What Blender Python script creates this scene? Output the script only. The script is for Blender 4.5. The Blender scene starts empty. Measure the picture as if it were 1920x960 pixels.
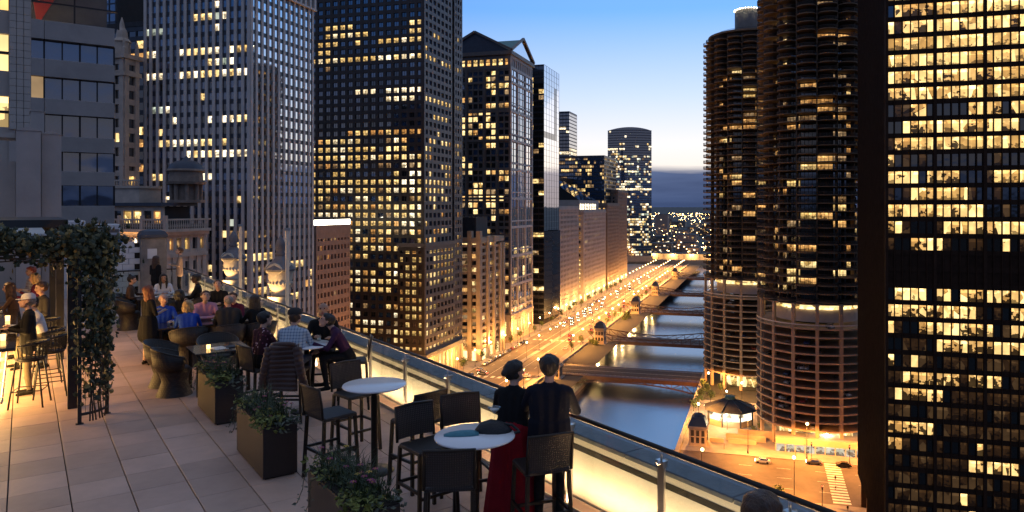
import bpy, math, random
import numpy as np
from mathutils import Vector, Matrix
SC = bpy.context.scene
COL = SC.collection
rng = random.Random(11)
PI = math.pi
# ------------------------------------------------------------------ camera
A_T = math.radians(36.47)            # terrace axes turned against the view direction
A_C = math.radians(90 - 15.4)        # city grid: local x runs west, local y runs south
FLOOR = 75.0                         # terrace floor above the street
cam_d = bpy.data.cameras.new('camera'); cam = bpy.data.objects.new('camera', cam_d); COL.objects.link(cam)
cam.location = (0, 0, FLOOR + 3.25); cam.rotation_euler = (PI / 2, 0, 0)
cam_d.sensor_width = 36; cam_d.lens = 25.6; cam_d.shift_x = -94 / 1920; cam_d.shift_y = -92 / 1920
cam_d.clip_start = 0.05; cam_d.clip_end = 250000
SC.camera = cam
SC.render.engine = 'CYCLES'
SC.cycles.use_denoising = True
try: SC.cycles.denoiser = 'OPENIMAGEDENOISE'
except Exception: pass
SC.cycles.max_bounces = 5; SC.cycles.diffuse_bounces = 2; SC.cycles.glossy_bounces = 3
SC.cycles.transparent_max_bounces = 12; SC.cycles.sample_clamp_indirect = 4.0; SC.cycles.sample_clamp_direct = 0
SC.cycles.caustics_reflective = False; SC.cycles.caustics_refractive = False
SC.cycles.use_light_tree = True
# ------------------------------------------------------------------ dusk sky
SUN_AZ = math.radians(24)            # afterglow to the right of the view direction (+Y)
world = bpy.data.worlds.new('World'); SC.world = world; world.use_nodes = True
def make_world():
    nt = world.node_tree; N = nt.nodes; L = nt.links
    bg = N['Background']
    tc = N.new('ShaderNodeTexCoord'); sep = N.new('ShaderNodeSeparateXYZ')
    nrm = N.new('ShaderNodeVectorMath'); nrm.operation = 'NORMALIZE'
    L.new(tc.outputs['Generated'], nrm.inputs[0]); L.new(nrm.outputs[0], sep.inputs[0])
    def ramp(stops):
        r = N.new('ShaderNodeValToRGB'); e = r.color_ramp.elements
        while len(e) < len(stops): e.new(0.5)
        for k, (p, c) in enumerate(stops): e[k].position = p; e[k].color = (*c, 1)
        L.new(sep.outputs['Z'], r.inputs[0]); return r
    west = ramp([(0, (.64, .54, .44)), (.05, (.74, .67, .60)), (.085, (.72, .70, .70)), (.15, (.48, .58, .76)), (.26, (.155, .37, .78)), (.5, (.16, .28, .50)), (1, (.19, .235, .33))])
    east = ramp([(0, (.15, .13, .14)), (.1, (.12, .13, .17)), (.26, (.03, .10, .30)), (.5, (.12, .16, .26)), (1, (.19, .23, .32))])
    dot = N.new('ShaderNodeVectorMath'); dot.operation = 'DOT_PRODUCT'
    dot.inputs[1].default_value = (math.sin(SUN_AZ), math.cos(SUN_AZ), 0)
    L.new(nrm.outputs[0], dot.inputs[0])
    mr = N.new('ShaderNodeMapRange'); mr.interpolation_type = 'SMOOTHSTEP'
    mr.inputs['From Min'].default_value = .40; mr.inputs['From Max'].default_value = .97
    L.new(dot.outputs['Value'], mr.inputs['Value'])
    mix = N.new('ShaderNodeMixRGB'); L.new(mr.outputs[0], mix.inputs[0]); L.new(east.outputs[0], mix.inputs[1]); L.new(west.outputs[0], mix.inputs[2])
    # low bank of slate-blue cloud along the horizon, with streaks above it
    mp = N.new('ShaderNodeMapping'); mp.inputs['Scale'].default_value = (3, 3, 30); L.new(nrm.outputs[0], mp.inputs[0])
    ns = N.new('ShaderNodeTexNoise'); ns.inputs['Scale'].default_value = 1.6; ns.inputs['Detail'].default_value = 4; L.new(mp.outputs[0], ns.inputs[0])
    m1 = N.new('ShaderNodeMath'); m1.operation = 'MULTIPLY_ADD'; m1.inputs[1].default_value = .034; m1.inputs[2].default_value = .037
    L.new(ns.outputs[0], m1.inputs[0])
    sub = N.new('ShaderNodeMath'); sub.operation = 'SUBTRACT'; L.new(m1.outputs[0], sub.inputs[0]); L.new(sep.outputs['Z'], sub.inputs[1])
    cm = N.new('ShaderNodeMapRange'); cm.inputs['From Min'].default_value = -.003; cm.inputs['From Max'].default_value = .010; cm.clamp = True
    L.new(sub.outputs[0], cm.inputs['Value'])
    cr = N.new('ShaderNodeValToRGB'); e = cr.color_ramp.elements
    e[0].position = .0; e[0].color = (.04, .065, .145, 1); e[1].position = .06; e[1].color = (.075, .105, .20, 1)
    L.new(sep.outputs['Z'], cr.inputs[0])
    cs = N.new('ShaderNodeMixRGB'); cs.blend_type = 'MULTIPLY'; cs.inputs[0].default_value = .8
    cs2 = N.new('ShaderNodeValToRGB'); cs2.color_ramp.elements[0].position = .3; cs2.color_ramp.elements[0].color = (.6, .6, .65, 1); cs2.color_ramp.elements[1].position = .7; cs2.color_ramp.elements[1].color = (1.3, 1.25, 1.2, 1)
    L.new(ns.outputs[0], cs2.inputs[0]); L.new(cr.outputs[0], cs.inputs[1]); L.new(cs2.outputs[0], cs.inputs[2])
    mx2 = N.new('ShaderNodeMixRGB'); L.new(cm.outputs[0], mx2.inputs[0]); L.new(mix.outputs[0], mx2.inputs[1]); L.new(cs.outputs[0], mx2.inputs[2])
    sky = N.new('ShaderNodeTexSky'); sky.sky_type = 'NISHITA'; sky.sun_disc = False
    sky.sun_elevation = math.radians(-3); sky.sun_rotation = SUN_AZ; sky.ozone_density = 6
    sc_ = N.new('ShaderNodeMixRGB'); sc_.blend_type = 'ADD'; sc_.inputs[0].default_value = .05
    L.new(mx2.outputs[0], sc_.inputs[1]); L.new(sky.outputs[0], sc_.inputs[2])
    # nothing but dark land below the horizon
    lo = N.new('ShaderNodeMath'); lo.operation = 'LESS_THAN'; lo.inputs[1].default_value = -.001; L.new(sep.outputs['Z'], lo.inputs[0])
    mx3 = N.new('ShaderNodeMixRGB'); mx3.inputs[2].default_value = (.012, .014, .02, 1)
    L.new(lo.outputs[0], mx3.inputs[0]); L.new(sc_.outputs[0], mx3.inputs[1])
    L.new(mx3.outputs[0], bg.inputs[0]); bg.inputs[1].default_value = 1.0
make_world()
sun_d = bpy.data.lights.new('sun', 'SUN'); sun = bpy.data.objects.new('sun', sun_d); COL.objects.link(sun)
sun_d.energy = .03; sun_d.angle = math.radians(20); sun_d.color = (1, .75, .55)
sun.rotation_euler = (math.radians(88), 0, PI - SUN_AZ)
vs = SC.view_settings; vs.view_transform = 'Standard'; vs.look = 'None'; vs.exposure = .52; vs.gamma = 1

# ------------------------------------------------------------------ helpers
class MB:
    """collects shapes for ONE mesh"""
    def __init__(s): s.v = []; s.f = []; s.m = []; s.s = []
    def add(s, vs, fs, m=0, smooth=False):
        b = len(s.v); s.v += [tuple(p) for p in vs]
        s.f += [tuple(b + i for i in f) for f in fs]; s.m += [m] * len(fs); s.s += [smooth] * len(fs); return s
    def box(s, x0, x1, y0, y1, z0, z1, m=0):
        return s.add([(x0,y0,z0),(x1,y0,z0),(x1,y1,z0),(x0,y1,z0),(x0,y0,z1),(x1,y0,z1),(x1,y1,z1),(x0,y1,z1)],
            [(3,2,1,0),(4,5,6,7),(0,1,5,4),(1,2,6,5),(2,3,7,6),(3,0,4,7)], m)
    def bbox(s, x0, x1, y0, y1, z0, z1, b=.01, m=0):
        """box with a chamfered top and bevelled vertical edges"""
        o = [(x0+b,y0),(x1-b,y0),(x1,y0+b),(x1,y1-b),(x1-b,y1),(x0+b,y1),(x0,y1-b),(x0,y0+b)]
        cx, cy = (x0+x1)/2, (y0+y1)/2
        k = lambda p: (p[0] + (b if p[0] < cx else -b) * .7, p[1] + (b if p[1] < cy else -b) * .7)
        V = [(x,y,z0) for x,y in o] + [(x,y,z1-b) for x,y in o] + [(*k(p),z1) for p in o]
        F = [tuple(range(7,-1,-1)), tuple(range(16,24))]
        for r in (0, 8):
            for i in range(8): F.append((r+i, r+(i+1)%8, r+8+(i+1)%8, r+8+i))
        return s.add(V, F, m)
    def quad(s, a, b, c, d, m=0): return s.add([a,b,c,d], [(0,1,2,3)], m)
    def prism(s, poly, z0, z1, m=0, smooth=False):
        n = len(poly); V = [(x,y,z0) for x,y in poly] + [(x,y,z1) for x,y in poly]
        s.add(V, [tuple(range(n-1,-1,-1)), tuple(range(n,2*n))], m)
        b = len(s.v) - 2*n
        for i in range(n): s.f.append((b+i, b+(i+1)%n, b+n+(i+1)%n, b+n+i)); s.m.append(m); s.s.append(smooth)
        return s
    def lathe(s, prof, n=16, m=0, c=(0,0), smooth=True, a0=0, a1=2*PI):
        full = abs(a1-a0-2*PI) < 1e-6; k = n if full else n+1
        V = []
        for r, z in prof:
            for i in range(k):
                t = a0+(a1-a0)*i/n; V.append((c[0]+r*math.cos(t), c[1]+r*math.sin(t), z))
        F = []
        for j in range(len(prof)-1):
            for i in range(n):
                i2 = (i+1)%k
                F.append((j*k+i, j*k+i2, (j+1)*k+i2, (j+1)*k+i))
        return s.add(V, F, m, smooth)
    def cyl(s, x, y, z0, z1, r, n=12, m=0, r1=None):
        r1 = r if r1 is None else r1
        return s.lathe([(0,z0),(r,z0),(r1,z1),(0,z1)], n, m, (x,y), False if n < 9 else True)
    def tube(s, pts, r, n=6, m=0, cap=True):
        pts = [Vector(p) for p in pts]; rr = r if isinstance(r, (list,tuple)) else [r]*len(pts)
        V = []; F = []; up = None
        for i, p in enumerate(pts):
            d = (pts[min(i+1,len(pts)-1)] - pts[max(i-1,0)]).normalized()
            if up is None: up = Vector((0,0,1)) if abs(d.z) < .9 else Vector((1,0,0))
            a = d.cross(up).normalized(); b = a.cross(d).normalized(); up = b
            for k in range(n):
                t = 2*PI*(k+.5)/n; V.append(p + rr[i]*(math.cos(t)*a + math.sin(t)*b))
        for i in range(len(pts)-1):
            for k in range(n): F.append((i*n+k, i*n+(k+1)%n, (i+1)*n+(k+1)%n, (i+1)*n+k))
        if cap: F.append(tuple(range(n-1,-1,-1))); F.append(tuple(range(len(V)-n,len(V))))
        return s.add(V, F, m, n > 5)
    def bar(s, p, q, w, h=None, m=0):
        """rectangular bar from p to q, w sideways, h in the other direction"""
        h = w if h is None else h; p = Vector(p); q = Vector(q); d = (q-p).normalized()
        up = Vector((0,0,1)) if abs(d.z) < .95 else Vector((1,0,0))
        a = d.cross(up).normalized()*w/2; b = a.cross(d).normalized()*h/2
        V = [p-a-b, p+a-b, p+a+b, p-a+b, q-a-b, q+a-b, q+a+b, q-a+b]
        return s.add(V, [(3,2,1,0),(4,5,6,7),(0,1,5,4),(1,2,6,5),(2,3,7,6),(3,0,4,7)], m)
    def ball(s, c, r, n=8, m=0, sz=1.):
        prof = [(max(1e-4, r*math.sin(PI*i/n)), c[2]-r*sz*math.cos(PI*i/n)) for i in range(n+1)]
        return s.lathe(prof, n*2, m, (c[0],c[1]))
    def mesh(s, name, mats):
        me = bpy.data.meshes.new(name); me.from_pydata(s.v, [], s.f)
        for m in (mats if isinstance(mats, (list,tuple)) else [mats]): me.materials.append(m)
        me.polygons.foreach_set('material_index', s.m); me.polygons.foreach_set('use_smooth', s.s)
        me.update(); return me
    def part(s, name, mats, parent, loc=(0,0,0), rz=0, kind=None):
        return inst(name, s.mesh(name, mats), parent, loc, rz, kind)
def inst(name, me, parent, loc=(0,0,0), rz=0, kind=None):
    o = bpy.data.objects.new(name, me); COL.objects.link(o); o.parent = parent
    o.location = loc
    if rz: o.rotation_euler = (0,0,rz)
    if kind: o['kind'] = kind
    return o
def fw(frame, x, y):
    a = A_C if frame == 'C' else A_T
    return (x*math.cos(a) - y*math.sin(a), x*math.sin(a) + y*math.cos(a))
def tag(o, label=None, cat=None, group=None, kind=None):
    if label: o['label'] = label
    if cat: o['category'] = cat
    if group: o['group'] = group
    if kind: o['kind'] = kind
    return o
def place(o, frame, x, y, z=0, rz=0):
    X, Y = fw(frame, x, y); o.location = (X, Y, z); o.rotation_euler = (0, 0, (A_C if frame == 'C' else A_T) + rz); return o
def thing(name, label, cat, frame, x, y, z=0, rz=0, group=None):
    o = bpy.data.objects.new(name, None); COL.objects.link(o); o.empty_display_size = .2
    return tag(place(o, frame, x, y, z, rz), label, cat, group)
def solo(name, mb, mats, frame, x=0, y=0, z=0, rz=0, label=None, cat=None, group=None, kind=None):
    o = bpy.data.objects.new(name, mb if isinstance(mb, bpy.types.Mesh) else mb.mesh(name, mats)); COL.objects.link(o)
    return tag(place(o, frame, x, y, z, rz), label, cat, group, kind)
def copy_tree(o, parent=None):
    c = o.copy(); COL.objects.link(c); c.parent = parent
    for ch in o.children: copy_tree(ch, c)
    return c
def ordw(n):
    a = ['zeroth','first','second','third','fourth','fifth','sixth','seventh','eighth','ninth','tenth','eleventh','twelfth','thirteenth','fourteenth','fifteenth','sixteenth','seventeenth','eighteenth','nineteenth']
    if n < 20: return a[n]
    t = {2: ('twenty','twentieth'), 3: ('thirty','thirtieth'), 4: ('forty','fortieth')}[n//10]
    return t[1] if n % 10 == 0 else t[0] + '-' + a[n % 10]
F_PX, C_PX, H_PX = 1365., 1054., 388.
def proj(P):
    return (C_PX + F_PX*P[0]/max(P[1],.01), H_PX - F_PX*(P[2]-FLOOR-3.25)/max(P[1],.01), P[1])

# ------------------------------------------------------------------ materials
M = {}
def mat(name, col, rough=.7, metal=0., var=.15, scale=.6, bump=0., bscale=20., spec=.5, coat=0., sheen=0., aniso=None, coords='pos'):
    m = bpy.data.materials.new(name); m.use_nodes = True; nt = m.node_tree; N = nt.nodes; L = nt.links
    p = N['Principled BSDF']; p.inputs['Roughness'].default_value = rough; p.inputs['Metallic'].default_value = metal
    p.inputs['Specular IOR Level'].default_value = spec; p.inputs['Coat Weight'].default_value = coat
    if sheen: p.inputs['Sheen Weight'].default_value = sheen
    if coords == 'pos': src = N.new('ShaderNodeNewGeometry').outputs['Position']
    else: src = N.new('ShaderNodeTexCoord').outputs['Object']
    mp = N.new('ShaderNodeMapping'); L.new(src, mp.inputs[0])
    if aniso: mp.inputs['Scale'].default_value = aniso
    n1 = N.new('ShaderNodeTexNoise'); n1.inputs['Scale'].default_value = scale; n1.inputs['Detail'].default_value = 6; n1.inputs['Roughness'].default_value = .65
    L.new(mp.outputs[0], n1.inputs[0])
    r = N.new('ShaderNodeValToRGB'); e = r.color_ramp.elements
    e[0].position = .3; e[1].position = .7
    e[0].color = (*[c*(1-var) for c in col], 1); e[1].color = (*[min(1, c*(1+var)) for c in col], 1)
    L.new(n1.outputs[0], r.inputs[0]); L.new(r.outputs[0], p.inputs['Base Color'])
    if bump:
        n2 = N.new('ShaderNodeTexNoise'); n2.inputs['Scale'].default_value = bscale; n2.inputs['Detail'].default_value = 3
        L.new(mp.outputs[0], n2.inputs[0])
        b = N.new('ShaderNodeBump'); b.inputs['Strength'].default_value = bump; b.inputs['Distance'].default_value = .02
        L.new(n2.outputs[0], b.inputs['Height']); L.new(b.outputs[0], p.inputs['Normal'])
    M[name] = m; return m
def emit(name, col, st, sample=False, base=(.02,.02,.02)):
    m = bpy.data.materials.new(name); m.use_nodes = True; p = m.node_tree.nodes['Principled BSDF']
    p.inputs['Base Color'].default_value = (*base, 1); p.inputs['Emission Color'].default_value = (*col, 1); p.inputs['Emission Strength'].default_value = st
    p.inputs['Roughness'].default_value = .3
    m.cycles.emission_sampling = 'FRONT_BACK' if sample else 'NONE'
    M[name] = m; return m
def litwin(name, c0, c1, st, z0=0., fh=3.5, lo=.3, var=.75, clutter=1.):
    """a lit room behind glass: luminaires near the ceiling, dark furniture low down, blinds and brightness differing from window to window"""
    m = bpy.data.materials.new(name); m.use_nodes = True; nt = m.node_tree; N = nt.nodes; L = nt.links
    p = N['Principled BSDF']; p.inputs['Base Color'].default_value = (.02,.02,.02,1); p.inputs['Roughness'].default_value = .12
    def math_(op, a, b=None, c=None):
        n = N.new('ShaderNodeMath'); n.operation = op
        for i, v in enumerate((a, b, c)):
            if v is None: continue
            if isinstance(v, (int, float)): n.inputs[i].default_value = v
            else: L.new(v, n.inputs[i])
        return n.outputs[0]
    g = N.new('ShaderNodeNewGeometry'); sep = N.new('ShaderNodeSeparateXYZ'); L.new(g.outputs['Position'], sep.inputs[0])
    v = math_('FRACT', math_('MULTIPLY_ADD', sep.outputs['Z'], 1/fh, -z0/fh))
    mp = N.new('ShaderNodeMapping'); mp.inputs['Scale'].default_value = (.55,.55,1/fh); L.new(g.outputs['Position'], mp.inputs[0])
    vo = N.new('ShaderNodeTexVoronoi'); vo.inputs['Scale'].default_value = 1.; L.new(mp.outputs[0], vo.inputs[0])
    sc = N.new('ShaderNodeSeparateXYZ'); L.new(vo.outputs['Color'], sc.inputs[0])
    oi = N.new('ShaderNodeObjectInfo')
    rnd = math_('FRACT', math_('ADD', math_('MULTIPLY', sc.outputs[0], .45), oi.outputs['Random']))
    n1 = N.new('ShaderNodeTexNoise'); n1.inputs['Scale'].default_value = 1.5; n1.inputs['Detail'].default_value = 4; n1.inputs['Roughness'].default_value = .7; L.new(g.outputs['Position'], n1.inputs[0])
    n2 = N.new('ShaderNodeTexNoise'); n2.inputs['Scale'].default_value = .7; L.new(g.outputs['Position'], n2.inputs[0])
    vb = N.new('ShaderNodeTexVoronoi'); vb.distance = 'CHEBYCHEV'; vb.inputs['Scale'].default_value = 1.35; L.new(g.outputs['Position'], vb.inputs[0]); sb = N.new('ShaderNodeSeparateXYZ'); L.new(vb.outputs['Color'], sb.inputs[0])
    furn = math_('LESS_THAN', v, math_('MULTIPLY_ADD', sb.outputs[1], .62*clutter, math_('MULTIPLY_ADD', n1.outputs[0], .3, -.07)))          # dark shapes standing on the floor
    blind = math_('GREATER_THAN', rnd, .72)
    furn = math_('MULTIPLY', furn, math_('SUBTRACT', 1., blind))
    body = math_('SUBTRACT', 1., math_('MULTIPLY', furn, 1-lo))
    lum = math_('MULTIPLY', math_('GREATER_THAN', v, .66), math_('GREATER_THAN', n2.outputs[0], .5))
    br = math_('ADD', body, math_('MULTIPLY', lum, .8))
    br = math_('MULTIPLY', br, math_('MULTIPLY_ADD', rnd, var, 1-var*.6))
    br = math_('MULTIPLY', br, math_('MULTIPLY_ADD', n2.outputs[0], 1.0, .5))
    mx = N.new('ShaderNodeMixRGB'); mx.inputs[1].default_value = (*c0,1); mx.inputs[2].default_value = (*c1,1); L.new(rnd, mx.inputs[0])
    L.new(mx.outputs[0], p.inputs['Emission Color']); L.new(math_('MULTIPLY', br, st), p.inputs['Emission Strength'])
    m.cycles.emission_sampling = 'NONE'; M[name] = m; return m
def litset(sx, z0, fh, k=1.):
    litwin('lit_yellow'+sx, (1,.60,.17), (1,.72,.32), .85*k, z0, fh); litwin('lit_white'+sx, (1,.76,.42), (1,.86,.62), 1.15*k, z0, fh)
    litwin('lit_orange'+sx, (1,.44,.11), (1,.55,.18), .6*k, z0, fh); litwin('lit_dim'+sx, (1,.52,.18), (1,.66,.34), .22*k, z0, fh); litwin('lit_cool'+sx, (.70,.85,.62), (.9,.95,.8), .4*k, z0, fh)
def glass(name, col=(.02,.03,.045), rough=.04, refl=.6, wav=.0, metal=0.):
    """glazing with a dark room behind it: mirrors the sky"""
    m = bpy.data.materials.new(name); m.use_nodes = True; nt = m.node_tree; N = nt.nodes; L = nt.links
    p = N['Principled BSDF']; p.inputs['Base Color'].default_value = (*col,1); p.inputs['Roughness'].default_value = rough
    p.inputs['Specular IOR Level'].default_value = 1.0; p.inputs['IOR'].default_value = 1.45 + refl
    if metal: p.inputs['Metallic'].default_value = metal
    if wav:
        g = N.new('ShaderNodeNewGeometry'); n = N.new('ShaderNodeTexNoise'); n.inputs['Scale'].default_value = .35; L.new(g.outputs['Position'], n.inputs[0])
        b = N.new('ShaderNodeBump'); b.inputs['Strength'].default_value = wav; b.inputs['Distance'].default_value = .3; L.new(n.outputs[0], b.inputs['Height']); L.new(b.outputs[0], p.inputs['Normal'])
    M[name] = m; return m
mat('white_stone', (.64,.56,.50), .6, var=.12, scale=.3)
mat('dark_panel', (.03,.032,.04), .35, var=.3)
mat('brown_granite', (.042,.030,.023), .45, var=.25)
mat('grey_granite', (.13,.11,.10), .5, var=.2)
mat('tan_stone', (.46,.36,.26), .75, var=.15, scale=.25, bump=.3, bscale=1.5)
mat('pink_brick', (.42,.27,.20), .8, var=.15)
mat('terracotta', (.55,.43,.34), .7, var=.2, scale=.4, bump=.4, bscale=3)
mat('beige_concrete', (.42,.37,.34), .8, var=.14, scale=.5, bump=.3, bscale=4)
mat('beige_tile', (.48,.43,.38), .5, var=.1, scale=1)
mat('bronze', (.045,.022,.013), .65, var=.3, spec=.12)
mat('marina_concrete_lit', (.40,.28,.19), .8, var=.2, scale=.4)  # tower concrete made lighter: lamplight on the garage is put into its colour
mat('marina_concrete', (.22,.14,.085), .8, var=.2, scale=.4)
mat('core_dark', (.012,.012,.014), .8, var=.3)
mat('black_steel', (.02,.02,.022), .45, metal=.2, var=.3)
mat('rust_steel', (.055,.022,.017), .6, var=.35, scale=.8)
mat('asphalt', (.11,.088,.070), .75, var=.3, scale=.15, bump=.2, bscale=5)
mat('bridge_deck', (.04,.034,.031), .9, var=.3, scale=.4)
mat('pavement', (.26,.24,.22), .8, var=.2, scale=.3)
mat('kerb', (.34,.32,.29), .8, var=.15)
mat('road_paint', (.7,.68,.6), .7, var=.2, scale=2)
mat('quay_stone', (.34,.29,.23), .8, var=.2, scale=.4, bump=.4, bscale=2)
mat('roof_dark', (.035,.035,.04), .75, var=.3)
mat('slate', (.045,.055,.08), .5, var=.2)
mat('copper_green', (.08,.22,.22), .55, var=.25)
mat('leaf_city', (.07,.10,.025), .7, var=.5, scale=2)
mat('bark', (.06,.045,.03), .9, var=.3, scale=4)
mat('land', (.03,.032,.03), .9, var=.4, scale=.01)
glass('glass_blue', (.016,.05,.125), .05, .7, .15)
glass('glass_dark', (.008,.009,.011), .06, .35, .1)
glass('glass_mirror', (.22,.25,.29), .03, .8, .06, .8)
glass('glass_bright', (.72,.75,.78), .03, .8, .04, 1.)
litset('', 0, 3.5); litset('_striped', 6, 3.305); litset('_granite', 15, 3.612); litset('_gabled', 16, 3.838); litset('_curved', 8, 3.6, .9); litset('_corncob', 47.4, 2.66, .9); litset('_brick', 4, 3.556)
litwin('ibm_bright', (1,.52,.13), (1,.70,.28), .95, 8, 3.39, .3, 1.0, .7); litwin('ibm_mid', (1,.50,.13), (1,.66,.25), .75, 8, 3.39, .06, .9, 1.15); litwin('ibm_dim', (1,.45,.14), (1,.55,.22), .032, 8, 3.39, .3, .9, .8)
litwin('shop_lit', (1,.55,.15), (1,.72,.32), 1.5, -2, 14, .3, .6, .5)
emit('lamp_glow', (1,.62,.22), 22.)
emit('lamp_white', (1,.86,.58), 30.)
emit('head_white', (1,.9,.7), 14.)
emit('tail_red', (1,.06,.03), 6.)
emit('strip_white', (1,.9,.68), 7.)
emit('uplight', (1,.6,.2), 10.)
# ------------------------------------------------------------------ facades
KIND = {'d': 'glass_dark', 'b': 'glass_blue', 'm': 'glass_mirror', 'r': 'glass_bright', 'y': 'lit_yellow', 'w': 'lit_white', 'o': 'lit_orange', 'q': 'lit_dim', 'c': 'lit_cool',
        'I': 'ibm_bright', 'J': 'ibm_mid', 'K': 'ibm_dim', 's': 'shop_lit'}
_wm = {}
def win_mb(mb, w, h, mull, m0=0, x=0, y=0, z=0, c=1, s=0):
    """pane facing local -y with slim mullions; c, s turn it, x y z move it"""
    def T(p): return (x + c*p[0] - s*p[1], y + s*p[0] + c*p[1], z + p[2])
    mb.quad(T((-w/2,0,-h/2)), T((w/2,0,-h/2)), T((w/2,0,h/2)), T((-w/2,0,h/2)), m0)
    b = MB()
    for k in range(mull):
        xx = -w/2 + w*(k+1)/(mull+1); t = min(.06, w*.02)
        b.box(xx-t, xx+t, -.08, .0, -h/2, h/2)
    if b.v: mb.add([T(p) for p in b.v], b.f, m0+1)
def kmat(kind, sx): n = KIND[kind]; return M[n+sx] if n+sx in M else M[n]
def win_mesh(w, h, mull, kind, frame, sx=''):
    k = (round(w,3), round(h,3), mull, kind, frame, sx)
    if k not in _wm:
        mb = MB(); win_mb(mb, w, h, mull); _wm[k] = mb.mesh('window', [kmat(kind, sx), M[frame]])
    return _wm[k]
class Bld:
    def __init__(s, name, label, w, sth, cat='building', rz=0, group=None, frame='C', sx=''):
        s.sx = sx; s.r = thing(name, label, cat, frame, w, sth, 0, rz, group); s.win = []
        s.a = (A_C if frame == 'C' else A_T) + rz; s.x0, s.y0 = fw(frame, w, sth)
    def box(s, name, m, x0, x1, y0, y1, z0, z1, kind=None):
        return MB().box(x0,x1,y0,y1,z0,z1).part(name, M[m], s.r, kind=kind)
    def facade(s, O, phi, W, z0, z1, nc, nr, pw, sh, mp, ms, lit, pd=.3, sd=.2, rec=.3, mull=0, frame='black_steel', skip=None, pier=True, ends=True, swid=None, every=1):
        cp, sp = math.cos(phi), math.sin(phi); cw = W/nc; rh = (z1-z0)/nr
        P = lambda u, d, z: (O[0] + cp*u - sp*d, O[1] + sp*u + cp*d, z)
        if pier:
            me = MB().box(-pw/2,pw/2,-pd,rec+.1,0,z1-z0).mesh('pier', M[mp])
            for i in range(0, nc+1, every):
                if not ends and i in (0, nc): continue
                inst('pier', me, s.r, P(min(max(i*cw, pw/2), W-pw/2), 0, z0), phi)
        if sh > 0:
            me = MB().box(0,W,-sd,rec+.1,-sh/2,sh/2).mesh('spandrel', M[ms])
            for j in range(nr+1): inst('spandrel', me, s.r, P(0, 0, min(max(z0+j*rh, z0+sh/2), z1-sh/2)), phi)
        for i in range(nc):
            for j in range(nr):
                k = lit(i, j)
                if k is None: continue
                s.win.append((P((i+.5)*cw, rec, z0+(j+.5)*rh), phi, cw-(pw if pier else .0)*.98+.02, rh-sh*.98+.02, k, mull, frame))
    def flush(s, limit=300, name='window'):
        ca, sa = math.cos(s.a), math.sin(s.a)
        def key(t):
            x, y, z = t[0]; P = (s.x0 + ca*x - sa*y, s.y0 + sa*x + ca*y, z); u, v, d = proj(P)
            inside = -10 < u < 1930 and -10 < v < 970
            return (0 if inside else 1, -(t[2]*t[3])/d**2 * (2.5 if t[4] in 'ywosIJcqr' else 1))
        L = sorted(s.win, key=key)
        for t in L[:limit]: inst(name, win_mesh(t[2], t[3], t[5], t[4], t[6], s.sx), s.r, t[0], t[1])
        rest = L[limit:]
        if rest:
            kinds = sorted({(t[4], t[6]) for t in rest}); idx = {k: 2*i for i, k in enumerate(kinds)}
            mb = MB()
            for t in rest: win_mb(mb, t[2], t[3], t[5], idx[(t[4], t[6])], *t[0], math.cos(t[1]), math.sin(t[1]))
            mb.part('far_'+name, [mm for k, f in kinds for mm in (kmat(k, s.sx), M[f])], s.r, kind='stuff')
        s.win = []
EAST = -PI/2; NORTH = 0.; SOUTH = PI
def rows(pat, base='d', runs=.75, seed=1):
    """pat: function(j)->(probability, kinds); lit windows come in runs along a floor"""
    R = random.Random(seed); st = {}
    def f(i, j):
        p, ks = pat(j)
        prev = st.get(j)
        if prev is not None and R.random() < runs*.6: lit = prev
        else: lit = R.random() < p
        st[j] = lit
        return R.choice(ks) if lit else (base if isinstance(base, str) and len(base) == 1 else R.choice(base))
    return f

# ------------------------------------------------------------------ ground, river, streets
Q = lambda mb, x0, x1, y0, y1, z, m=0: mb.quad((x0,y0,z),(x1,y0,z),(x1,y1,z),(x0,y1,z), m)
mb = MB()
Q(mb, -600, 1000, 80, 6000, -.15); Q(mb, -600, 1000, -6000, 27, -.15); Q(mb, 1075, 200000, -90000, 90000, -.15)
solo('ground', mb, M['land'], 'C', kind='structure')
water = bpy.data.materials.new('water'); water.use_nodes = True
def make_water():
    nt = water.node_tree; N = nt.nodes; L = nt.links; p = N['Principled BSDF']
    p.inputs['Base Color'].default_value = (.012,.02,.028,1); p.inputs['Roughness'].default_value = .2; p.inputs['IOR'].default_value = 3.2; p.inputs['Specular IOR Level'].default_value = .9
    g = N.new('ShaderNodeNewGeometry'); n = N.new('ShaderNodeTexNoise'); n.inputs['Scale'].default_value = .35; n.inputs['Detail'].default_value = 3; L.new(g.outputs['Position'], n.inputs[0])
    b = N.new('ShaderNodeBump'); b.inputs['Strength'].default_value = .12; b.inputs['Distance'].default_value = .3; L.new(n.outputs[0], b.inputs['Height']); L.new(b.outputs[0], p.inputs['Normal'])
make_water()
mb = MB(); Q(mb, -600, 1000, 20, 96, -6); Q(mb, 1000, 1075, -3000, 3000, -6)
solo('water', mb, water, 'C', kind='structure')
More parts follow.
